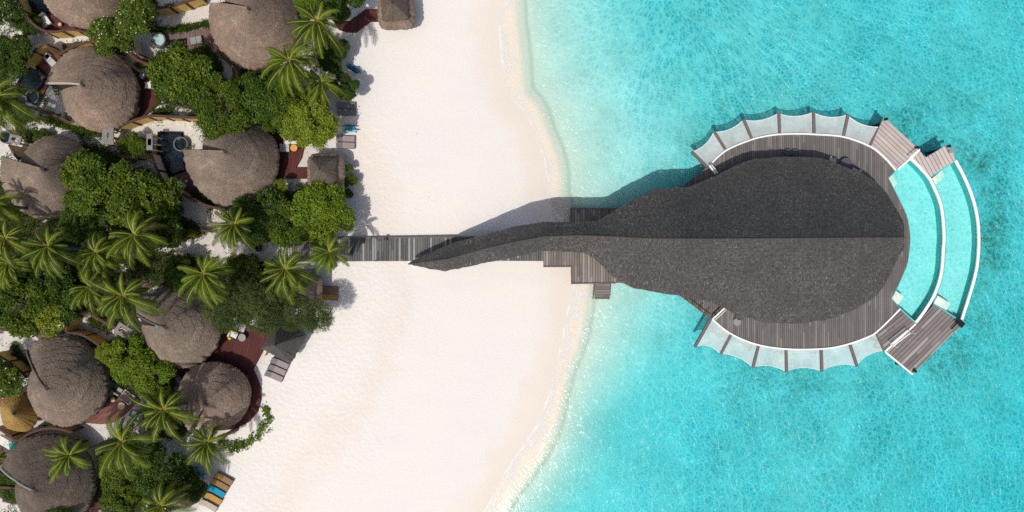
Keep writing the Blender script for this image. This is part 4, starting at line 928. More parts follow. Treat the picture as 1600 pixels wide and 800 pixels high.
def gate(label, px, py, L, W, rot):
    z = GZ + 2.3; c = P(px, py, z); L *= K; W *= K; t = empty('garden_gate', (c.x, c.y, GZ), rot); tag(t, label, 'gate')
    z -= GZ; b = MB(); w = W * 0.30
    b.box((0, W / 2 - w / 2, z), (L, w, 0.12)); b.box((0, -W / 2 + w / 2, z), (L, w, 0.12)); b.box((-L / 2 + w / 2, 0, z), (w, W - 2 * w, 0.12)); b.box((L / 2 - w / 2, 0, z), (w, W - 2 * w, 0.12)); b.build('gate_roof', M['gate'], t, world=False)
    for sx in (-1, 1):
        for sy in (-1, 1):
            b = MB(); b.box((sx * (L / 2 - 0.15), sy * (W / 2 - 0.15), z / 2 - 0.04), (0.14, 0.14, z - 0.04)); b.build('post', M['wall_y'], t, world=False)
    b = MB(); b.box((0, 0, z * 0.42), (L * 0.7, 0.07, z * 0.84)); b.build('gate_leaf', M['wall_c'], t, world=False)
gate('grey flat gate roof with square opening near the left palm', 50, 172, 24, 17, R(-18))
gate('upright grey gate roof with slot opening left of the round bush', 169, 213, 17, 25, R(0))
gate('slanting grey gate roof beside the turquoise-cloth villa', 193, 517, 24, 17, R(-32))
gate('grey gate roof at the left edge above the cut-off villa', 24, 218, 18, 13, R(-15))
gate('narrow grey shower roof left of the black angular pool', 234, 222, 9, 24, R(0))

# ------------------------------------------------------------------ loungers, kayaks, tables
def make_lounger(frame, cushion, head):
    t = empty('sun_lounger', (0, 0, 0)); L, Wd = 1.95, 0.68
    b = MB()
    for s in (-1, 1): b.box((0, s * (Wd / 2 - 0.03), 0.26), (L, 0.06, 0.07))
    for x in (-L / 2 + 0.03, L / 2 - 0.03): b.box((x, 0, 0.26), (0.06, Wd - 0.13, 0.065))
    b.build('frame', frame, t, world=False)
    for sx in (-1, 1):
        for s in (-1, 1):
            b = MB(); b.box((sx * (L / 2 - 0.12), s * (Wd / 2 - 0.035), 0.11), (0.06, 0.055, 0.22)); b.build('leg', frame, t, world=False)
    b = MB(); b.box((0.30, 0, 0.335), (1.28, Wd - 0.08, 0.10)); b.build('cushion', cushion, t, world=False)
    b = MB(); b.box((-0.64, 0, 0.46), (0.72, Wd - 0.08, 0.10), tilt=R(24)); b.build('backrest', head, t, world=False)
    return t
lp = {}
def lounger(label, px, py, ang, key, group=None, z=GZ):
    mats = {'grey': (M['frame'], M['cush_grey'], M['cush_dark']), 'shade': (M['frame'], M['cush_dark'], M['cush_dark']), 'ochre': (M['frame'], M['cush_ochre'], M['cush_ochre']), 'brown': (M['frame'], M['cush_brown'], M['cush_brown']), 'mixed': (M['frame'], M['cush_brown'], M['cush_ochre']), 'pale': (M['frame'], M['cush_pale'], M['cush_pale']), 'blue': (M['frame'], M['cush_blue'], M['cush_blue'])}
    if key not in lp: lp[key] = make_lounger(*mats[key]); o = lp[key]
    else: o = copy_tree(lp[key])
    p = P(px, py, z); o.location = (p.x, p.y, gz(p.x, p.y)); o.rotation_euler = (0, 0, ang); tag(o, label, 'sun lounger', group or 'sun loungers along the beach')
lounger('upper dark grey lounger of the shaded pair under the trees', 542, 165, 0, 'shade')
lounger('lower dark grey lounger of the shaded pair under the trees', 542, 176, 0, 'shade')
lounger('upper grey lounger of the sunlit pair below the cyan boards', 541, 217, R(-2), 'grey')
lounger('lower grey lounger of the sunlit pair below the cyan boards', 541, 227.5, R(-2), 'grey')
lounger('top grey lounger in the slanting row of three by the dark hut', 439, 567, R(-24), 'grey')
lounger('middle grey lounger in the slanting row of three by the dark hut', 434.5, 577, R(-24), 'grey')
lounger('bottom grey lounger in the slanting row of three by the dark hut', 430, 587, R(-24), 'grey')
lounger('brown slatted lounger, upper of two beside the half hidden hut', 515, 452, R(-3), 'brown')
lounger('ochre slatted lounger, lower of two beside the half hidden hut', 515, 464, R(-3), 'ochre')
lounger('topmost brown and ochre lounger of the slanting row at the bottom', 352, 747, R(-30), 'mixed')
lounger('second brown and ochre lounger just above the blue towelled one', 346, 756, R(-30), 'mixed')
lounger('lounger covered with a bright blue towel at the bottom beach', 340, 766, R(-30), 'blue')
lounger('ochre lounger just below the blue towelled one', 335, 777, R(-30), 'ochre')
lounger('pale worn lounger, lowest of the slanting row at the bottom', 328, 788, R(-30), 'pale')

def kayak(label, px, py, ang, mat, L=2.4, W=0.42, z=0.30):
    p = P(px, py, GZ + z); g = gz(p.x, p.y); t = empty('paddle_board', (p.x, p.y, g), ang); tag(t, label, 'paddle board')
    n = 18; vs = []; fs = []; k = 10
    for i in range(n + 1):
        s = -1 + 2 * i / n; w_ = W / 2 * max(0.02, (1 - abs(s) ** 2.6)) ; zc = z + 0.10 * s * s
        for j in range(k):
            th = 2 * math.pi * j / k; vs.append((s * L / 2, w_ * math.cos(th), zc + 0.09 * math.sin(th) * max(0.1, 1 - abs(s) ** 4)))
    for i in range(n):
        for j in range(k): fs.append((i * k + j, i * k + (j + 1) % k, (i + 1) * k + (j + 1) % k, (i + 1) * k + j))
    fs += [tuple(range(k - 1, -1, -1)), tuple(n * k + j for j in range(k))]
    b = MB(); b.add(vs, fs); b.build('hull', mat, t, world=False, smooth=True)
    b = MB(); b.box((0, 0, z + 0.10), (0.5, W * 0.45, 0.03)); b.build('deck_pad', M['kayak_d'], t, world=False)
    b = MB()
    for s in (-1, 1): b.box((s * L * 0.28, 0, z / 2 - 0.05), (0.07, W * 1.1, z - 0.12))
    b.build('rest', M['frame'], t, world=False)
kayak('dark blue paddle board lying slantwise below the topmost hut', 553, 106, R(-36), M['kayak'], 1.9)
kayak('dark underside board leaning beside the slanting blue board', 549, 107.5, R(-36), M['kayak_d'], 1.7, 0.25)
kayak('upper cyan paddle board of two between the lounger pairs', 546, 197, R(-3), M['kayak'], 1.8, 0.3)
kayak('lower bright cyan paddle board of two between the lounger pairs', 547, 203.5, R(1), M['kayak2'], 1.9, 0.36)
kayak('blue paddle board resting by the dark shrubs at the bottom', 310, 739, R(-47), M['kayak'], 1.9)
kayak('dark edged board just left of the blue board at the bottom', 305, 742, R(-47), M['kayak_d'], 1.9, 0.34)

DK = GZ + 0.22
round_thing('round_table', 'orange round table on the maroon deck near the thatched hut', 'table', 459, 231, DK, 0.38, 0.5, M['orange'])
def sofa(label, px, py, L, W, rot, mat=None, back=True, name='outdoor_sofa', cat='sofa'):
    mat = mat or M['cush_white']; p = P(px, py, DK + 0.4); t = empty(name, (p.x, p.y, DK), rot); tag(t, label, cat); L *= K; W *= K
    b = MB(); b.box((0, 0, 0.12), (L, W, 0.24)); b.build('base', M['frame'], t, world=False)
    k = 2; 
    for i in range(k):
        b = MB(); b.box((-L / 2 + L * (i + 0.5) / k, -0.03, 0.325), (L / k - 0.04, W - 0.12, 0.16)); b.build('cushion', mat, t, world=False)
    if back: b = MB(); b.box((0, W / 2 + 0.04, 0.42), (L, 0.14, 0.5)); b.build('backrest', mat, t, world=False)
sofa('white two-seat sofa on the maroon deck above the orange table', 454, 219, 22, 12, 0)
sofa('grey white armchair sofa left of the orange table', 446, 231, 12, 12, R(90), M['seat_pale'])
sofa('white daybed on the dark deck below the top left pool', 66, 35, 22, 17, R(35))
sofa('white L-shaped bench block in the upper left villa terrace', 70, 82, 20, 10, R(-45), M['seat_pale'], False)
sofa('pale grey bench with black square beside the pale lip villa', 78, 94, 20, 11, R(-45), M['seat_pale'], False)
sofa('white daybed in the walled corner of the pink-brown deck', 95, 504, 20, 14, R(70))
sofa('white daybed at the left edge next to the teal round cushion', 8, 692, 22, 13, R(-30))
sofa('grey pool mat beside the dusty pink deck', 306, 62, 18, 12, R(12), M['tgrey'], False)
sofa('white towel mat at the lower corner of the angular pool', 284, 288, 14, 9, R(-40), M['seat_pale'], False)
sofa('grey lounge seat at the edge of trees on the wide maroon deck', 373, 511, 20, 11, R(-22), M['seat_pale'])
armchair('white cushioned armchair on the wide maroon deck beside the round table', 365, 523, R(-25), M['cush_white'], DK, 1.0)
armchair('pale chair with red cloth at the top of the maroon deck', 354, 510, R(-15), M['seat_pale'], DK, 0.8)
armchair('white framed armchair with cushion right of the pale lip villa', 241, 119, R(180), M['cush_white'], DK, 1.2)
armchair('second white armchair, just below, right of the pale lip villa', 231, 133, R(180), M['cush_white'], DK, 0.95)
armchair('tilted steel chair in the shade by the pale lip villa', 221, 118, R(150), M['steel'], DK, 0.7)
armchair('white folding chair behind palm fronds next to the brick-red deck', 208, 647, R(60), M['cush_white'], DK, 0.8)
armchair('dark lounge chair under the roof edge on the brick-red deck', 172, 615, R(20), M['tgrey'], DK, 0.9)
armchair('grey lounge chair left of the framed daybed on brick-red deck', 186, 611, R(60), M['tgrey'], DK, 0.8)
round_thing('round_table', 'grey round table with small items on the wide maroon deck', 'table', 378, 527.5, DK, 0.40, 0.6, M['tgrey'])
round_thing('round_table', 'beige round table beside the framed daybed', 'table', 189.5, 634, DK, 0.38, 0.5, M['beige'])
round_thing('side_table', 'smaller beige round side table on the brick-red deck', 'table', 176, 624.5, DK, 0.26, 0.45, M['beige'])
round_thing('side_table', 'tiny ochre round table below the top left pool', 'table', 93, 38, DK, 0.19, 0.45, M['beige'])
round_thing('side_table', 'little ochre side table next to the white pool mat', 'table', 291, 283, DK, 0.16, 0.4, M['beige'])
round_thing('parasol_table', 'teal round cushion table by the left edge daybed', 'table', 21, 697, DK, 0.50, 0.55, M['turq'])
def framed_bed():
    p = P(198, 621, DK + 0.5); t = empty('framed_daybed', (p.x, p.y, DK), R(-36)); tag(t, 'pale framed daybed with dark mat on the brick-red deck', 'daybed')
    b = MB(); b.box((0, 0, 0.28), (1.15, 0.95, 0.16)); b.build('mat', M['cush_dark'], t, world=False)
    b = MB()
    for s in (-1, 1): b.box((0, s * 0.53, 0.40), (1.36, 0.08, 0.09)); b.box((s * 0.64, 0, 0.405), (0.08, 0.96, 0.09))
    b.build('frame', M['beige'], t, world=False)
    for sx in (-1, 1):
        for sy in (-1, 1): b = MB(); b.box((sx * 0.6, sy * 0.5, 0.17), (0.07, 0.07, 0.34)); b.build('leg', M['beige'], t, world=False)
framed_bed()
def cloth(name, label, px, py, z, L, W, rot, mat, cat='towel'):
    p = P(px, py, z); n = 8; m = 6; vs = []
    for i in range(n + 1):
        for j in range(m + 1):
            x = (i / n - 0.5) * L; y = (j / m - 0.5) * W * (1 + 0.2 * math.sin(i)); zz = z + 0.05 * math.sin(i * 1.3) * math.cos(j * 1.1)
            vs.append((p.x + x * math.cos(rot) - y * math.sin(rot), p.y + x * math.sin(rot) + y * math.cos(rot), zz))
    N = len(vs); fs = [(i * (m + 1) + j, (i + 1) * (m + 1) + j, (i + 1) * (m + 1) + j + 1, i * (m + 1) + j + 1) for i in range(n) for j in range(m)]
    b = MB(); b.add(vs, fs); o = b.build(name, mat, smooth=True); md = o.modifiers.new('s', 'SOLIDIFY'); md.thickness = 0.02; tag(o, label, cat)
cloth('cloth', 'turquoise cloth lying by the peak of a thatched roof', 248, 511, 6.55, 0.75, 0.3, R(-15), M['turq'], 'cloth')
cloth('towel', 'yellow towel draped above the white armchair on maroon deck', 360.5, 518, DK + 0.75, 0.4, 0.3, 0.3, M['yellow'])
cloth('towel', 'yellow towel on the floor below the white armchair', 359, 528, DK + 0.12, 0.35, 0.35, 0.8, M['yellow'])
cloth('towel', 'red cloth hanging from the pale chair on maroon deck', 358, 512, DK + 0.7, 0.45, 0.3, -0.6, M['redc'])
cloth('towel', 'small teal towel between palm fronds near the folding chair', 213, 657, DK + 0.3, 0.35, 0.3, 1.2, M['turq'])
def pot(label, px, py, r):
    p = P(px, py, GZ + 0.5); g = gz(p.x, p.y); t = empty('garden_urn', (p.x, p.y, g)); tag(t, label, 'urn'); n = 20; vs = []; fs = []
    prof = [(0.55, 0), (0.95, 0.25), (1.0, 0.5), (0.8, 0.72), (0.62, 0.78), (0.52, 0.76), (0.50, 0.4), (0.0, 0.38)]
    for a_, z in prof:
        for i in range(n): th = 2 * math.pi * i / n; vs.append((p.x + r * a_ * math.cos(th), p.y + r * a_ * math.sin(th), g + z * r * 1.6))
    for q in range(len(prof) - 1):
        for i in range(n): fs.append((q * n + i, q * n + (i + 1) % n, (q + 1) * n + (i + 1) % n, (q + 1) * n + i))
    b = MB(); b.add(vs, fs); b.build('bowl', M['black'], t, smooth=True); b = MB(); b.ring((p.x, p.y), r * 0.5, r * 0.66, g + 0.76 * r * 1.6, g + 0.82 * r * 1.6); b.build('rim', M['black'], t)
pot('black glazed urn on the sandy path near the boardwalk', 402, 387, 0.42)
pot('small black urn in the palm shade above the bottom loungers', 324, 728, 0.30)

# ------------------------------------------------------------------ vegetation
def foliage_mesh(name, pts, nrm, size, asp, cols, mat, rng, fold=0.25):
    """one diamond leaf per point (two folded triangles)"""
    n = len(pts); r = rng.normal(size=(n, 3)); nn = nrm / np.linalg.norm(nrm, axis=1, keepdims=True)
    a = np.cross(nn, r); a /= np.linalg.norm(a, axis=1, keepdims=True) + 1e-9; b = np.cross(nn, a)
    s = size[:, None]; w_ = s * asp
    V = np.empty((n, 4, 3)); V[:, 0] = pts; V[:, 1] = pts + a * s * 0.5 + b * w_ * 0.5 + nn * s * fold * 0.3; V[:, 2] = pts + a * s - nn * s * fold * 0.3; V[:, 3] = pts + a * s * 0.5 - b * w_ * 0.5 + nn * s * fold * 0.3
    me = bpy.data.meshes.new(name); me.vertices.add(n * 4); me.vertices.foreach_set('co', V.reshape(-1).astype(np.float32))
    idx = np.arange(n)[:, None] * 4; T = np.concatenate([idx + [[0, 1, 2]], idx + [[0, 2, 3]]], 1).reshape(-1)
    me.loops.add(n * 6); me.loops.foreach_set('vertex_index', T.astype(np.int32))
    me.polygons.add(n * 2); me.polygons.foreach_set('loop_start', np.arange(n * 2, dtype=np.int32) * 3)
    me.update(calc_edges=True); 
    ca = me.attributes.new('tint', 'FLOAT_COLOR', 'POINT'); c4 = np.ones((n, 4, 4)); c4[:, :, :3] = cols[:, None, :]
    ca.data.foreach_set('color', c4.reshape(-1).astype(np.float32)); me.materials.append(mat); me.validate(); return me

PAL = {'dark': [(0.016, 0.034, 0.006), (0.034, 0.066, 0.009), (0.085, 0.14, 0.016)],
       'mid': [(0.020, 0.042, 0.005), (0.05, 0.09, 0.008), (0.165, 0.215, 0.016)],
       'bright': [(0.075, 0.13, 0.010), (0.12, 0.19, 0.012), (0.22, 0.29, 0.022)],
       'yellow': [(0.08, 0.12, 0.01), (0.16, 0.21, 0.016), (0.30, 0.33, 0.03)],
       'soft': [(0.035, 0.065, 0.018), (0.08, 0.12, 0.03), (0.17, 0.215, 0.07)]}
def pick_cols(pal, n, rng, clump):
    p = np.array(PAL[pal]); t = np.clip(clump * 0.55 + rng.uniform(0, 1, n) * 0.6, 0, 0.999) * 2; i = t.astype(int).clip(0, 1); f = (t - i)[:, None]
    return p[i] * (1 - f) + p[i + 1] * f
def make_crown(seed, pal, kind='broad', N=15000, flowers=False):
    """unit crown: radius 1 across, dome; returns mesh"""
    rng = np.random.RandomState(seed)
    nb = 26; B = []
    while len(B) < nb:
        x, y = rng.uniform(-1, 1, 2); rr = math.hypot(x, y)
        if rr > 0.80: continue
        top_ = 0.62 * math.sqrt(max(0, 1 - (rr * 0.95) ** 2)); z = top_ * rng.uniform(0.55, 1.05) - 0.12 * rr
        B.append((x, y, z, rng.uniform(0.17, 0.30), rng.uniform(0, 1)))
    B = np.array(B); k = rng.randint(0, nb, N); d = rng.normal(size=(N, 3)); d[:, 2] = np.abs(d[:, 2]) * 0.9 - 0.25; d /= np.linalg.norm(d, axis=1, keepdims=True)
    rad = B[k, 3] * rng.uniform(0.55, 1.0, N) ** 0.6
    P0 = B[k, :3] + d * rad[:, None] * np.array([1, 1, 0.75])
    # twigs gather leaves into rosettes
    if kind == 'broad':
        m = N // 9; base = P0[:m]; bk = k[:m]; j = rng.randint(0, m, N); P1 = base[j] + rng.normal(size=(N, 3)) * 0.026; dd = d[j]; cl = (B[bk[j], 4] * 0.6 + rng.uniform(0, 1, m)[j] * 0.4)
        stray = rng.uniform(size=N) < 0.10; P1[stray] += rng.normal(size=(stray.sum(), 3)) * 0.05
        nr = dd * 0.5 + rng.normal(size=(N, 3)) * 0.5 + np.array([0, 0, 0.6]); sz = rng.uniform(0.05, 0.105, N); cols = pick_cols(pal, N, rng, cl)
        if flowers:
            f = rng.uniform(size=N) < 0.012; cols[f] = (0.75, 0.72, 0.62); nr[f] = (0, 0, 1); P1[f, 2] += 0.03
        return foliage_mesh('crown', P1, nr, sz, 0.55, cols, M['leaf'], rng)
    else:
        m = N // 14; j = rng.randint(0, m, N); dirs = d[:m]; t = rng.uniform(0, 1, N)[:, None]; P1 = P0[:m][j] + dirs[j] * t * 0.22 + rng.normal(size=(N, 3)) * 0.016
        cl = B[k[:m][j], 4]; cols = pick_cols(pal, N, rng, cl)
        nr = rng.normal(size=(N, 3)) + np.array([0, 0, 0.8]); sz = rng.uniform(0.06, 0.12, N)
        return foliage_mesh('crown', P1, nr, sz, 0.13, cols, M['needle'], rng)
CR = {}
def crown(pal, v, kind='broad', flowers=False):
    key = (pal, v, kind, flowers)
    if key not in CR: CR[key] = make_crown(hash((pal, v, kind)) % 1000 if False else (sum(map(ord, pal + kind)) * 7 + v * 31) % 9973, pal, kind, 18000 if kind == 'broad' else 26000, flowers)
    return CR[key]
def trunk_mesh(key):
    if key in CR: return CR[key]
    rnd = random.Random(key[1]); b = MB(); b.tube([(0, 0, -1.0), (0.02, 0.01, -0.5), (0, 0.03, 0.0)], [0.055, 0.045, 0.035], 8)
    for i in range(7):
        th = i * 0.9 + rnd.uniform(-0.2, 0.2); r = rnd.uniform(0.4, 0.7); z = rnd.uniform(0.15, 0.45)
        b.tube([(0, 0.02, -0.15), (r * 0.5 * math.cos(th), r * 0.5 * math.sin(th), z * 0.6), (r * math.cos(th), r * math.sin(th), z)], [0.03, 0.02, 0.008], 6)
    me = bpy.data.meshes.new('trunk'); me.from_pydata(b.v, [], b.f); me.materials.append(M['bark']); CR[key] = me; return me
ti = 0; TREES = []
def tree(label, px, py, r, pal='mid', v=0, top=5.0, kind='broad', flowers=False, name=None, cat='tree', sx=1.0, sy=1.0, rot=None):
    global ti; ti += 1
    zb = max(GZ + 0.3, top - 0.62 * r * K * 0.9); c = P(px, py, zb + 0.3 * r * K); rr = r * K * (H - c.z) / H
    shrub = top < 3.0
    t = empty(name or ('shrub' if shrub else 'leafy_tree'), (c.x, c.y, GZ)); tag(t, label, 'shrub' if shrub else cat)
    rz = rot if rot is not None else (ti * 2.399) % 6.283
    o = bpy.data.objects.new('foliage' if shrub else 'crown', crown(pal, v, kind, flowers)); C.objects.link(o); o.parent = t
    o.location = (0, 0, zb - GZ); o.scale = (rr * sx, rr * sy, rr * 0.95); o.rotation_euler = (0, 0, rz)
    tr = bpy.data.objects.new('stem' if shrub else 'trunk', trunk_mesh(('trunk', v))); C.objects.link(tr); tr.parent = t; tr.location = (0, 0, zb - GZ); hs = max(0.5, zb - GZ + 0.2)
    tr.scale = (rr, rr, rr * 0.95 if rr * 0.95 > hs else hs); tr.rotation_euler = (0, 0, rz)
    TREES.append((px, py, r))
T = tree
T('flowering frangipani with white blossom at top left between two villas', 214, 26, 38, 'mid', 0, 6.0, flowers=True, cat='tree')
T('lower frangipani with white blossom overlapping the pale lip villa', 172, 55, 36, 'mid', 1, 5.5, flowers=True)
T('dark flowering tree in the very top left corner', 8, 10, 30, 'dark', 0, 5.0, flowers=True)
T('dark leafy tree at the left edge below the corner tree', 18, 88, 36, 'dark', 1, 4.5)
T('low dark shrub left of the yellow top left wall', 40, 42, 24, 'dark', 2, 2.6)
T('big rounded green tree right of the pale lip villa', 290, 118, 58, 'mid', 2, 7.0)
T('leafy green tree above the angular pool villa', 345, 172, 48, 'mid', 3, 6.6)
T('dark leafy tree below the top centre villa', 408, 148, 50, 'dark', 3, 6.0)
T('yellow green tree overhanging the white sofa deck', 480, 188, 48, 'yellow', 0, 6.4)
T('leafy tree between the yellow green tree and dark tree', 442, 172, 42, 'mid', 0, 6.0)
T('small dark green tree at the beach edge beside the slanting board', 537, 134, 24, 'dark', 1, 4.6)
T('dark green bush behind palm fronds below the maroon walkway', 518, 82, 30, 'dark', 2, 4.0)
T('dark green tree at the top edge above the maroon walkway', 530, -2, 38, 'dark', 0, 5.2)
T('bright green shrub at the top edge right of the top centre villa', 478, 5, 22, 'bright', 1, 4.0)
T('tall green tree overlapping the left edge villa', 148, 285, 58, 'mid', 1, 7.0)
T('broad green tree left of the angular pool wall', 222, 325, 62, 'mid', 0, 7.2)
T('dark leafy tree below the left edge villa', 128, 338, 40, 'dark', 2, 5.6)
T('dark tree just left of the sandy inner path', 258, 352, 38, 'dark', 3, 5.0)
T('compact round bush between the gate roof and black pool', 210, 228, 24, 'mid', 2, 3.2)
T('dark green tree below the angular pool villa', 405, 338, 48, 'dark', 0, 5.6)
T('bright rounded tree at the beach edge above the boardwalk', 503, 331, 52, 'bright', 2, 5.6)
T('leafy tree between the dark and bright trees above the boardwalk', 452, 345, 44, 'mid', 3, 5.2)
T('small green sapling next to the maroon hut walkway', 437, 292, 12, 'yellow', 3, 3.6)
T('dark leafy tree left of the grey walled deck', 88, 458, 48, 'dark', 1, 6.0)
T('sunlit green tree at the left edge above the wall', 28, 478, 52, 'mid', 3, 6.6)
T('yellow green tree above the pink-brown deck', 66, 492, 36, 'yellow', 1, 6.0)
T('dark tree at the left edge among the palms', 38, 430, 44, 'dark', 0, 5.4)
T('dark shrub under the palms above the slanting wall', 125, 425, 36, 'dark', 2, 4.2)
T('bright lime tree right of the round villa', 203, 562, 42, 'bright', 0, 5.4)
T('second lime tree lower down beside the palm', 240, 592, 34, 'bright', 3, 5.0)
T('green shrub left of the lime tree touching the villa roof', 170, 555, 22, 'yellow', 2, 4.0)
T('dark shrub between lime tree and the small villa', 250, 622, 26, 'dark', 3, 3.6)
T('white flowering tree at the left edge above the golden hut', 2, 588, 36, 'mid', 0, 5.2, flowers=True)
T('leafy dark green tree at the bottom centre left', 250, 738, 48, 'dark', 1, 5.6)
T('green tree beside the bottom left villa', 195, 722, 42, 'mid', 1, 5.4)
T('dark rounded shrub beside the blue board at the bottom', 292, 757, 30, 'dark', 2, 3.8)
T('green shrub at the bottom edge beside the last villa', 190, 775, 38, 'mid', 0, 4.4)
T('small shrub growing against the bottom left villa roof', 85, 800, 26, 'dark', 3, 5.6)
T('dark glossy bush above the turquoise-cloth villa', 282, 428, 30, 'dark', 3, 4.4)
T('low hedge of light green leaves above the sandy path', 290, 366, 24, 'yellow', 2, 2.6, sx=1.0, sy=0.4, rot=0)
T('feathery casuarina by the half hidden beach hut', 495, 496, 25, 'soft', 0, 6.0, 'needle', name='feathery_tree')
T('feathery grey green casuarina in the middle of the grove', 408, 482, 37, 'soft', 1, 6.4, 'needle', name='feathery_tree')
T('feathery casuarina between the beach huts, right of the grey green one', 456, 488, 27, 'soft', 1, 5.6, 'needle', name='feathery_tree')
T('feathery casuarina overlapping the turquoise-cloth villa', 362, 472, 46, 'soft', 2, 6.2, 'needle', name='feathery_tree')
T('green shrub between palms above the casuarinas', 385, 430, 38, 'mid', 2, 4.6)
T('dark shrub in the middle of the casuarinas', 400, 466, 34, 'dark', 1, 5.2)
T('small round shrub on the beach beside the two-tier hut', 545, 262, 7, 'mid', 0, 2.4)
T('taller shrub on the beach just below the small round one', 547, 282, 12, 'mid', 1, 2.4)
T('lowest shrub on the beach beside the two-tier hut', 544, 302, 9, 'mid', 2, 2.3)
T('fern clump under the gate left of the pale lip villa', 62, 212, 16, 'dark', 3, 2.2)
T('pale green shrub in the bottom left corner', 2, 752, 18, 'soft', 1, 2.2)
T('dark shrub at the left edge below the bottom left deck', 22, 760, 24, 'dark', 1, 2.8)

# palms
def make_palm(seed, nf=24, L=3.3):
    rng = random.Random(seed); lv = []; lf = []; lc = []
    def quad(ps, col):
        b = len(lv); lv.extend(ps); lf.append(tuple(range(b, b + len(ps)))); lc.extend([col] * len(ps))
    for i in range(nf):
        az = (i * 2.39996 + rng.uniform(-0.25, 0.25)) % 6.2832; az = az - 0.62 * math.cos(az); u = i / nf; upw = max(0, math.sin(az))
        el = R(72 - 95 * u ** 0.85 + rng.uniform(-8, 8)); Lf = L * (0.72 + 0.35 * min(1, u * 2)) * rng.uniform(0.66, 1.16) * (1 - 0.18 * upw); droop = rng.uniform(0.8, 1.5)
        n = 16; p = Vector((0.12 * math.cos(az), 0.12 * math.sin(az), 0.0)); pts = [p.copy()]; dirs = []; e = el; a = az; bend = rng.uniform(-0.6, 0.6)
        for k in range(n):
            d = Vector((math.cos(a) * math.cos(e), math.sin(a) * math.cos(e), math.sin(e))); dirs.append(d); p = p + d * Lf / n; pts.append(p.copy()); e -= droop * (0.045 + 0.085 * (k / n)) * (1.25 if e > -1.2 else 0.0); a += bend / n
        dirs.append(dirs[-1])
        age = u; base = Vector((0.095, 0.132, 0.008)).lerp(Vector((0.018, 0.038, 0.005)), rng.random()); 
        if rng.random() < 0.35 and u > 0.8: base = Vector((0.20, 0.15, 0.05))
        for k in range(n):          # midrib
            d = dirs[k]; s_ = d.cross(Vector((0, 0, 1))).normalized(); w0 = 0.05 * (1 - k / n) + 0.012; w1 = 0.05 * (1 - (k + 1) / n) + 0.012; up = s_.cross(d).normalized() * 0.02
            quad([pts[k] - s_ * w0 + up, pts[k] + s_ * w0 + up, pts[k + 1] + s_ * w1 + up, pts[k + 1] - s_ * w1 + up], (0.30, 0.29, 0.04))
        m = 40
        for q in range(m):
            f = 0.14 + 0.86 * (q + 0.5) / m; x = f * n; k = min(int(x), n - 1); o = pts[k].lerp(pts[k + 1], x - k); d = dirs[k]; s_ = d.cross(Vector((0, 0, 1))).normalized(); up = s_.cross(d).normalized()
            ll = Lf * 0.185 * (math.sin(math.pi * min(1, 0.18 + f * 0.78)) ** 0.7) * rng.uniform(0.7, 1.15)
            for sg in (-1, 1):
                sp_ = 0.75 + 0.9 * f; v = (s_ * sg * 1.0 + d * sp_ * 0.75 + up * rng.uniform(0.05, 0.35)).normalized(); wv = d * 0.024
                mid_ = o + v * ll * 0.5 - Vector((0, 0, ll * 0.07)); tip = o + v * ll - Vector((0, 0, ll * rng.uniform(0.25, 0.5)))
                c = base * rng.uniform(0.6, 1.5); c = (c.x, c.y, c.z)
                quad([o - wv, o + wv, mid_ + wv * 1.1, mid_ - wv * 1.1], c); quad([mid_ - wv * 1.1, mid_ + wv * 1.1, tip], c)
    me = bpy.data.meshes.new('fronds'); me.from_pydata([tuple(v) for v in lv], [], lf)
    ca = me.attributes.new('tint', 'FLOAT_COLOR', 'POINT'); ca.data.foreach_set('color', np.array([(*c, 1) for c in lc], dtype=np.float32).ravel())
    me.materials.append(M['palm']); return me
palm_meshes = [make_palm(11 + i * 5, 27 + 2 * i, 3.25) for i in range(5)]
nuts = MB()
for i in range(7):
    th = i * 0.9; c = (0.26 * math.cos(th), 0.26 * math.sin(th), -0.28 + 0.04 * (i % 3)); vs = []; fs = []
    for a_ in range(5):
        for b_ in range(8): ph = math.pi * a_ / 4; vs.append((c[0] + 0.13 * math.sin(ph) * math.cos(b_ * math.pi / 4), c[1] + 0.13 * math.sin(ph) * math.sin(b_ * math.pi / 4), c[2] + 0.16 * math.cos(ph)))
    for a_ in range(4):
        for b_ in range(8): fs.append((a_ * 8 + b_, (a_ + 1) * 8 + b_, (a_ + 1) * 8 + (b_ + 1) % 8, a_ * 8 + (b_ + 1) % 8))
    nuts.add(vs, fs)
M['nut'] = simple('coconut', (0.16, 0.17, 0.03), 0.5, 0.3, 6)
nut_me = bpy.data.meshes.new('coconuts'); nut_me.from_pydata(nuts.v, [], nuts.f); nut_me.materials.append(M['nut'])
def palm(label, px, py, r, v=0, h=8.5, rot=0.0, lean=(0.5, -0.3)):
    c = P(px, py, h); t = empty('palm_tree', (c.x + lean[0], c.y + lean[1], GZ)); tag(t, label, 'palm tree')
    s = r * K * (H - h) / H / 3.3 * 1.12
    o = bpy.data.objects.new('fronds', palm_meshes[v % 5]); C.objects.link(o); o.parent = t; o.location = (-lean[0], -lean[1], h - GZ); o.scale = (s, s, s); o.rotation_euler = (R(-7), R(4), rot)
    n_ = bpy.data.objects.new('coconuts', nut_me); C.objects.link(n_); n_.parent = t; n_.location = o.location
    b = MB(); k = 9; b.tube([(-lean[0] * (q / k) ** 1.6, -lean[1] * (q / k) ** 1.6, -0.3 + (h - GZ + 0.25) * q / k) for q in range(k + 1)], [0.24 - 0.10 * min(1, q / k * 1.4) for q in range(k + 1)], 9)
    b.build('trunk', M['palmbark'], t, world=False, smooth=True)
palm('tall palm with long drooping fronds left of the sandy path', 210, 367, 54, 0, 10.0, -0.14)
palm('palm among dark trees left of centre, second from left edge', 75, 385, 50, 1, 9.0, 0.26)
palm('palm at the left edge below the cut-off villa', 8, 372, 46, 2, 8.5, -0.43)
palm('lower palm at the left edge over the dark trees', 14, 412, 40, 3, 8.0, -0.02)
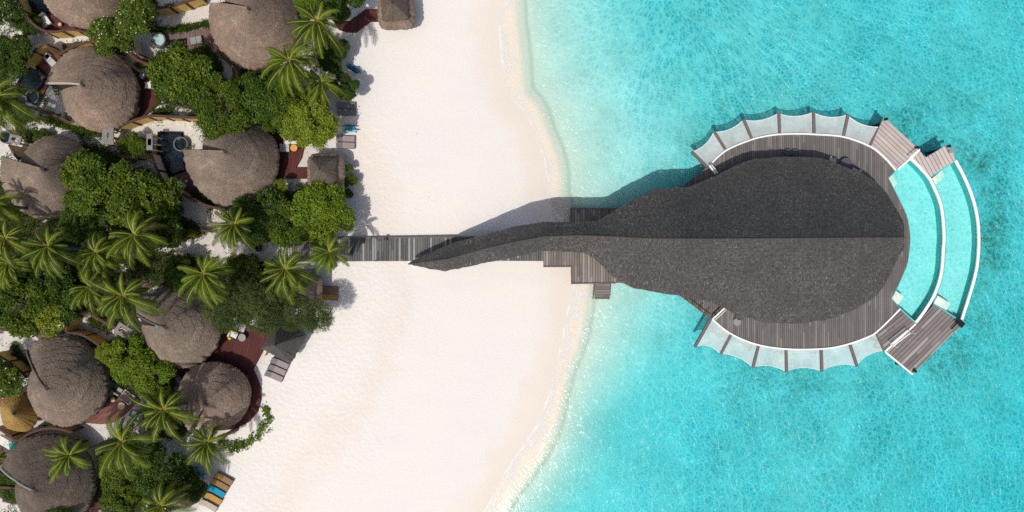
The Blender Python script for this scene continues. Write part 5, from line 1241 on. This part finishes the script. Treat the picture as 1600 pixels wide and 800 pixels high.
palm('shaded smaller palm between two large palms', 150, 395, 42, 4, 7.0, 0.39)
palm('large palm spreading over the slanting reddish wall', 192, 462, 56, 2, 10.0, -0.31)
palm('partly hidden palm left of the large spreading palm', 140, 448, 44, 0, 7.5, 0.10)
palm('palm above the turquoise-cloth villa reaching the path', 318, 428, 56, 3, 9.5, 0.51)
palm('palm below the angular pool villa', 366, 350, 46, 1, 8.0, -0.19)
palm('palm over the half hidden beach hut', 446, 421, 52, 4, 8.5, 0.22)
palm('palm standing at the start of the boardwalk', 514, 394, 40, 0, 8.0, -0.47)
palm('topmost palm beside the maroon walkway', 495, 33, 54, 1, 9.5, -0.07)
palm('palm overlapping the lower right of the top centre villa', 452, 95, 56, 3, 9.0, 0.34)
palm('small yellowish palm behind the trees near the slanting board', 502, 128, 36, 2, 6.5, -0.35)
palm('palm reaching in from the left edge beside the gate', -6, 150, 58, 4, 8.5, 0.06)
palm('palm at the left edge on top of the left villa trees', -8, 318, 44, 0, 8.0, 0.46)
palm('palm between the lime trees and the small villa', 256, 640, 52, 2, 9.0, -0.23)
palm('wide palm over the dark trees in the lower left', 191, 690, 60, 0, 9.5, 0.18)
palm('bright palm in front of the bottom left villa roof', 108, 711, 44, 3, 9.0, -0.52)
palm('palm on the sand just below the small villa', 324, 690, 46, 1, 7.0, -0.11)
palm('palm cut by the bottom edge near the blue towel', 252, 790, 48, 4, 8.0, 0.30)
palm('young palm peeking out at the far left bottom', -4, 716, 18, 1, 4.0, -0.40)

def creeper(label, line, spread, m, pal='bright'):
    rg = np.random.RandomState(int(line[0][0])); q = []; sp = spline(line, 8); c = P(*sp[len(sp) // 2], GZ)
    for (x, y) in sp:
        for _ in range(m):
            w0 = P(x + rg.normal() * spread, y + rg.normal() * spread * 0.8, GZ + 0.2); k = rg.randint(3, 9)
            q.append(rg.normal(size=(k, 3)) * np.array([0.13, 0.13, 0.05]) + np.array([w0.x - c.x, w0.y - c.y, rg.uniform(0.05, 0.45)]))
    q = np.concatenate(q); me = foliage_mesh('foliage', q, rg.normal(size=q.shape) * 0.5 + np.array([0, 0, 1.0]), rg.uniform(0.14, 0.30, len(q)), 0.7, pick_cols(pal, len(q), rg, np.full(len(q), 0.3)), M['leaf'], rg)
    t = empty('beach_creeper', (c.x, c.y, gz(c.x, c.y))); tag(t, label, 'plant'); o = bpy.data.objects.new('foliage', me); C.objects.link(o); o.parent = t
    b = MB(); b.tube([P(x, y, GZ) + Vector((0, 0, 0.08)) for x, y in sp], 0.035, 5); b.build('vine', M['bark'], t)
creeper('topmost creeper tuft on open sand beside the small villa', [(411, 637), (416, 645), (420, 655)], 2.8, 2)
creeper('bright sprawling creeper in the middle below the small villa', [(378, 697), (390, 690), (398, 682), (408, 672), (414, 662)], 3.8, 2)
creeper('darker creeper reaching under the beach palm fronds', [(345, 688), (356, 695), (368, 699), (380, 694)], 4.2, 3, 'mid')

# ferns and low cover under the trees, along walls and paths
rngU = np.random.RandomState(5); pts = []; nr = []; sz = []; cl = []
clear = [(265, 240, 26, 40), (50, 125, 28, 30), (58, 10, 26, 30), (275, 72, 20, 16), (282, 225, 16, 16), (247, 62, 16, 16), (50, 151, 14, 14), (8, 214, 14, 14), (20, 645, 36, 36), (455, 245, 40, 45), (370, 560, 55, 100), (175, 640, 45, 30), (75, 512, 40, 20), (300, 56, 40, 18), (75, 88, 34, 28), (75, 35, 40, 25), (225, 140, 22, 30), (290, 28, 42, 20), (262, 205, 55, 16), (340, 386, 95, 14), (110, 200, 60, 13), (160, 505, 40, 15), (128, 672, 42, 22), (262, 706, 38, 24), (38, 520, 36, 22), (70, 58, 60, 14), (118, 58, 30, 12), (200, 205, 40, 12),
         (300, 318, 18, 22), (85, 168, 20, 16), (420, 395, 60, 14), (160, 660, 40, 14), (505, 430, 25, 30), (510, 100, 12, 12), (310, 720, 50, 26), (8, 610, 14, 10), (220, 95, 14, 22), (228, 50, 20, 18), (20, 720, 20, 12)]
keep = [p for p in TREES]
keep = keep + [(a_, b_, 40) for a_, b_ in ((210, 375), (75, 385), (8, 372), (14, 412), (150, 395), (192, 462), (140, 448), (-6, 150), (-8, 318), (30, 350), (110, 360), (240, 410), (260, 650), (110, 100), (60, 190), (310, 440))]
shade_soil = np.zeros(GX.shape)  # mask for the shade painted dark brown beneath trees and palms
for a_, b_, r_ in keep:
    shade_soil = np.maximum(shade_soil, np.clip((1.12 - np.hypot(wx - a_ - 8, wy - b_) / r_) * 3, 0, 1))
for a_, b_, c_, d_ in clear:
    shade_soil *= np.clip((np.sqrt(((wx - a_) / c_) ** 2 + ((wy - b_) / d_) ** 2) - 0.85) * 3, 0, 1)
shade_soil *= np.clip((edge_px - 14 - (GX / K + 800)) / 10, 0, 1)
at = ground.data.attributes.new('shade_soil', 'FLOAT', 'POINT'); at.data.foreach_set('value', shade_soil.ravel().astype(np.float32))
cnt = 0
while cnt < 7000:
    px, py = rngU.uniform(-40, 520), rngU.uniform(-30, 830)
    if px > np.interp(py, [-30, 150, 300, 380, 420, 520, 600, 700, 830], [520, 520, 510, 480, 470, 440, 330, 300, 280]) - 12: continue
    if any(((px - a) / c) ** 2 + ((py - b) / d) ** 2 < 1 for a, b, c, d in clear): continue
    if rngU.uniform() < 0.0: continue
    if not any((px - a) ** 2 + (py - b) ** 2 < (r * 1.02) ** 2 for a, b, r in keep): 
        if rngU.uniform() > 0.12: continue
    c = P(px, py, GZ + 0.3); h = rngU.uniform(0.15, 0.7); m = 15; q = rngU.normal(size=(m, 3)) * np.array([0.22, 0.22, 0.08]) + np.array([c.x, c.y, GZ + h])
    pts.append(q); nr.append(rngU.normal(size=(m, 3)) * 0.5 + np.array([0, 0, 1])); sz.append(rngU.uniform(0.15, 0.34, m)); cl.append(np.full(m, rngU.uniform(0, 0.7))); cnt += 1
pts = np.concatenate(pts); nr = np.concatenate(nr); sz = np.concatenate(sz); cl = np.concatenate(cl)
me = foliage_mesh('undergrowth', pts, nr, sz, 0.4, pick_cols('dark', len(pts), rngU, cl), M['leaf'], rngU)
o = bpy.data.objects.new('undergrowth', me); C.objects.link(o); tag(o, 'low dark ferns and ground cover beneath the trees and palms', 'undergrowth', kind='stuff')

# grassy fern strips along walls
strips = [[(70, 185), (95, 195), (130, 207), (165, 208)], [(240, 16), (290, 8), (318, 2)], [(282, 44), (300, 42), (330, 36)], [(128, 522), (150, 535), (165, 545)], [(105, 505), (118, 495)], [(20, 540), (38, 565), (52, 580)], [(265, 172), (240, 178)], [(236, 44), (256, 48), (290, 45)], [(300, 300), (330, 320)], [(120, 190), (150, 208)], [(215, 100), (240, 110)], [(140, 500), (170, 515)]]
pts = []; nr = []; sz = []
for s_ in strips:
    for (x, y) in spline(s_, 14):
        for _ in range(7):
            c = P(x + rngU.normal() * 2.2, y + rngU.normal() * 2.2, GZ + 0.25); m = 7; q = rngU.normal(size=(m, 3)) * np.array([0.10, 0.10, 0.05]) + np.array([c.x, c.y, GZ + rngU.uniform(0.1, 0.4)])
            pts.append(q); nr.append(rngU.normal(size=(m, 3)) * 0.7 + np.array([0, 0, 0.8])); sz.append(rngU.uniform(0.18, 0.4, m))
pts = np.concatenate(pts); nr = np.concatenate(nr); sz = np.concatenate(sz)
me = foliage_mesh('fern_border', pts, nr, sz, 0.25, pick_cols('mid', len(pts), rngU, np.full(len(pts), 0.3)), M['leaf'], rngU)
o = bpy.data.objects.new('fern_border', me); C.objects.link(o); tag(o, 'narrow fern borders along the garden walls and sandy paths', 'ferns', kind='stuff')
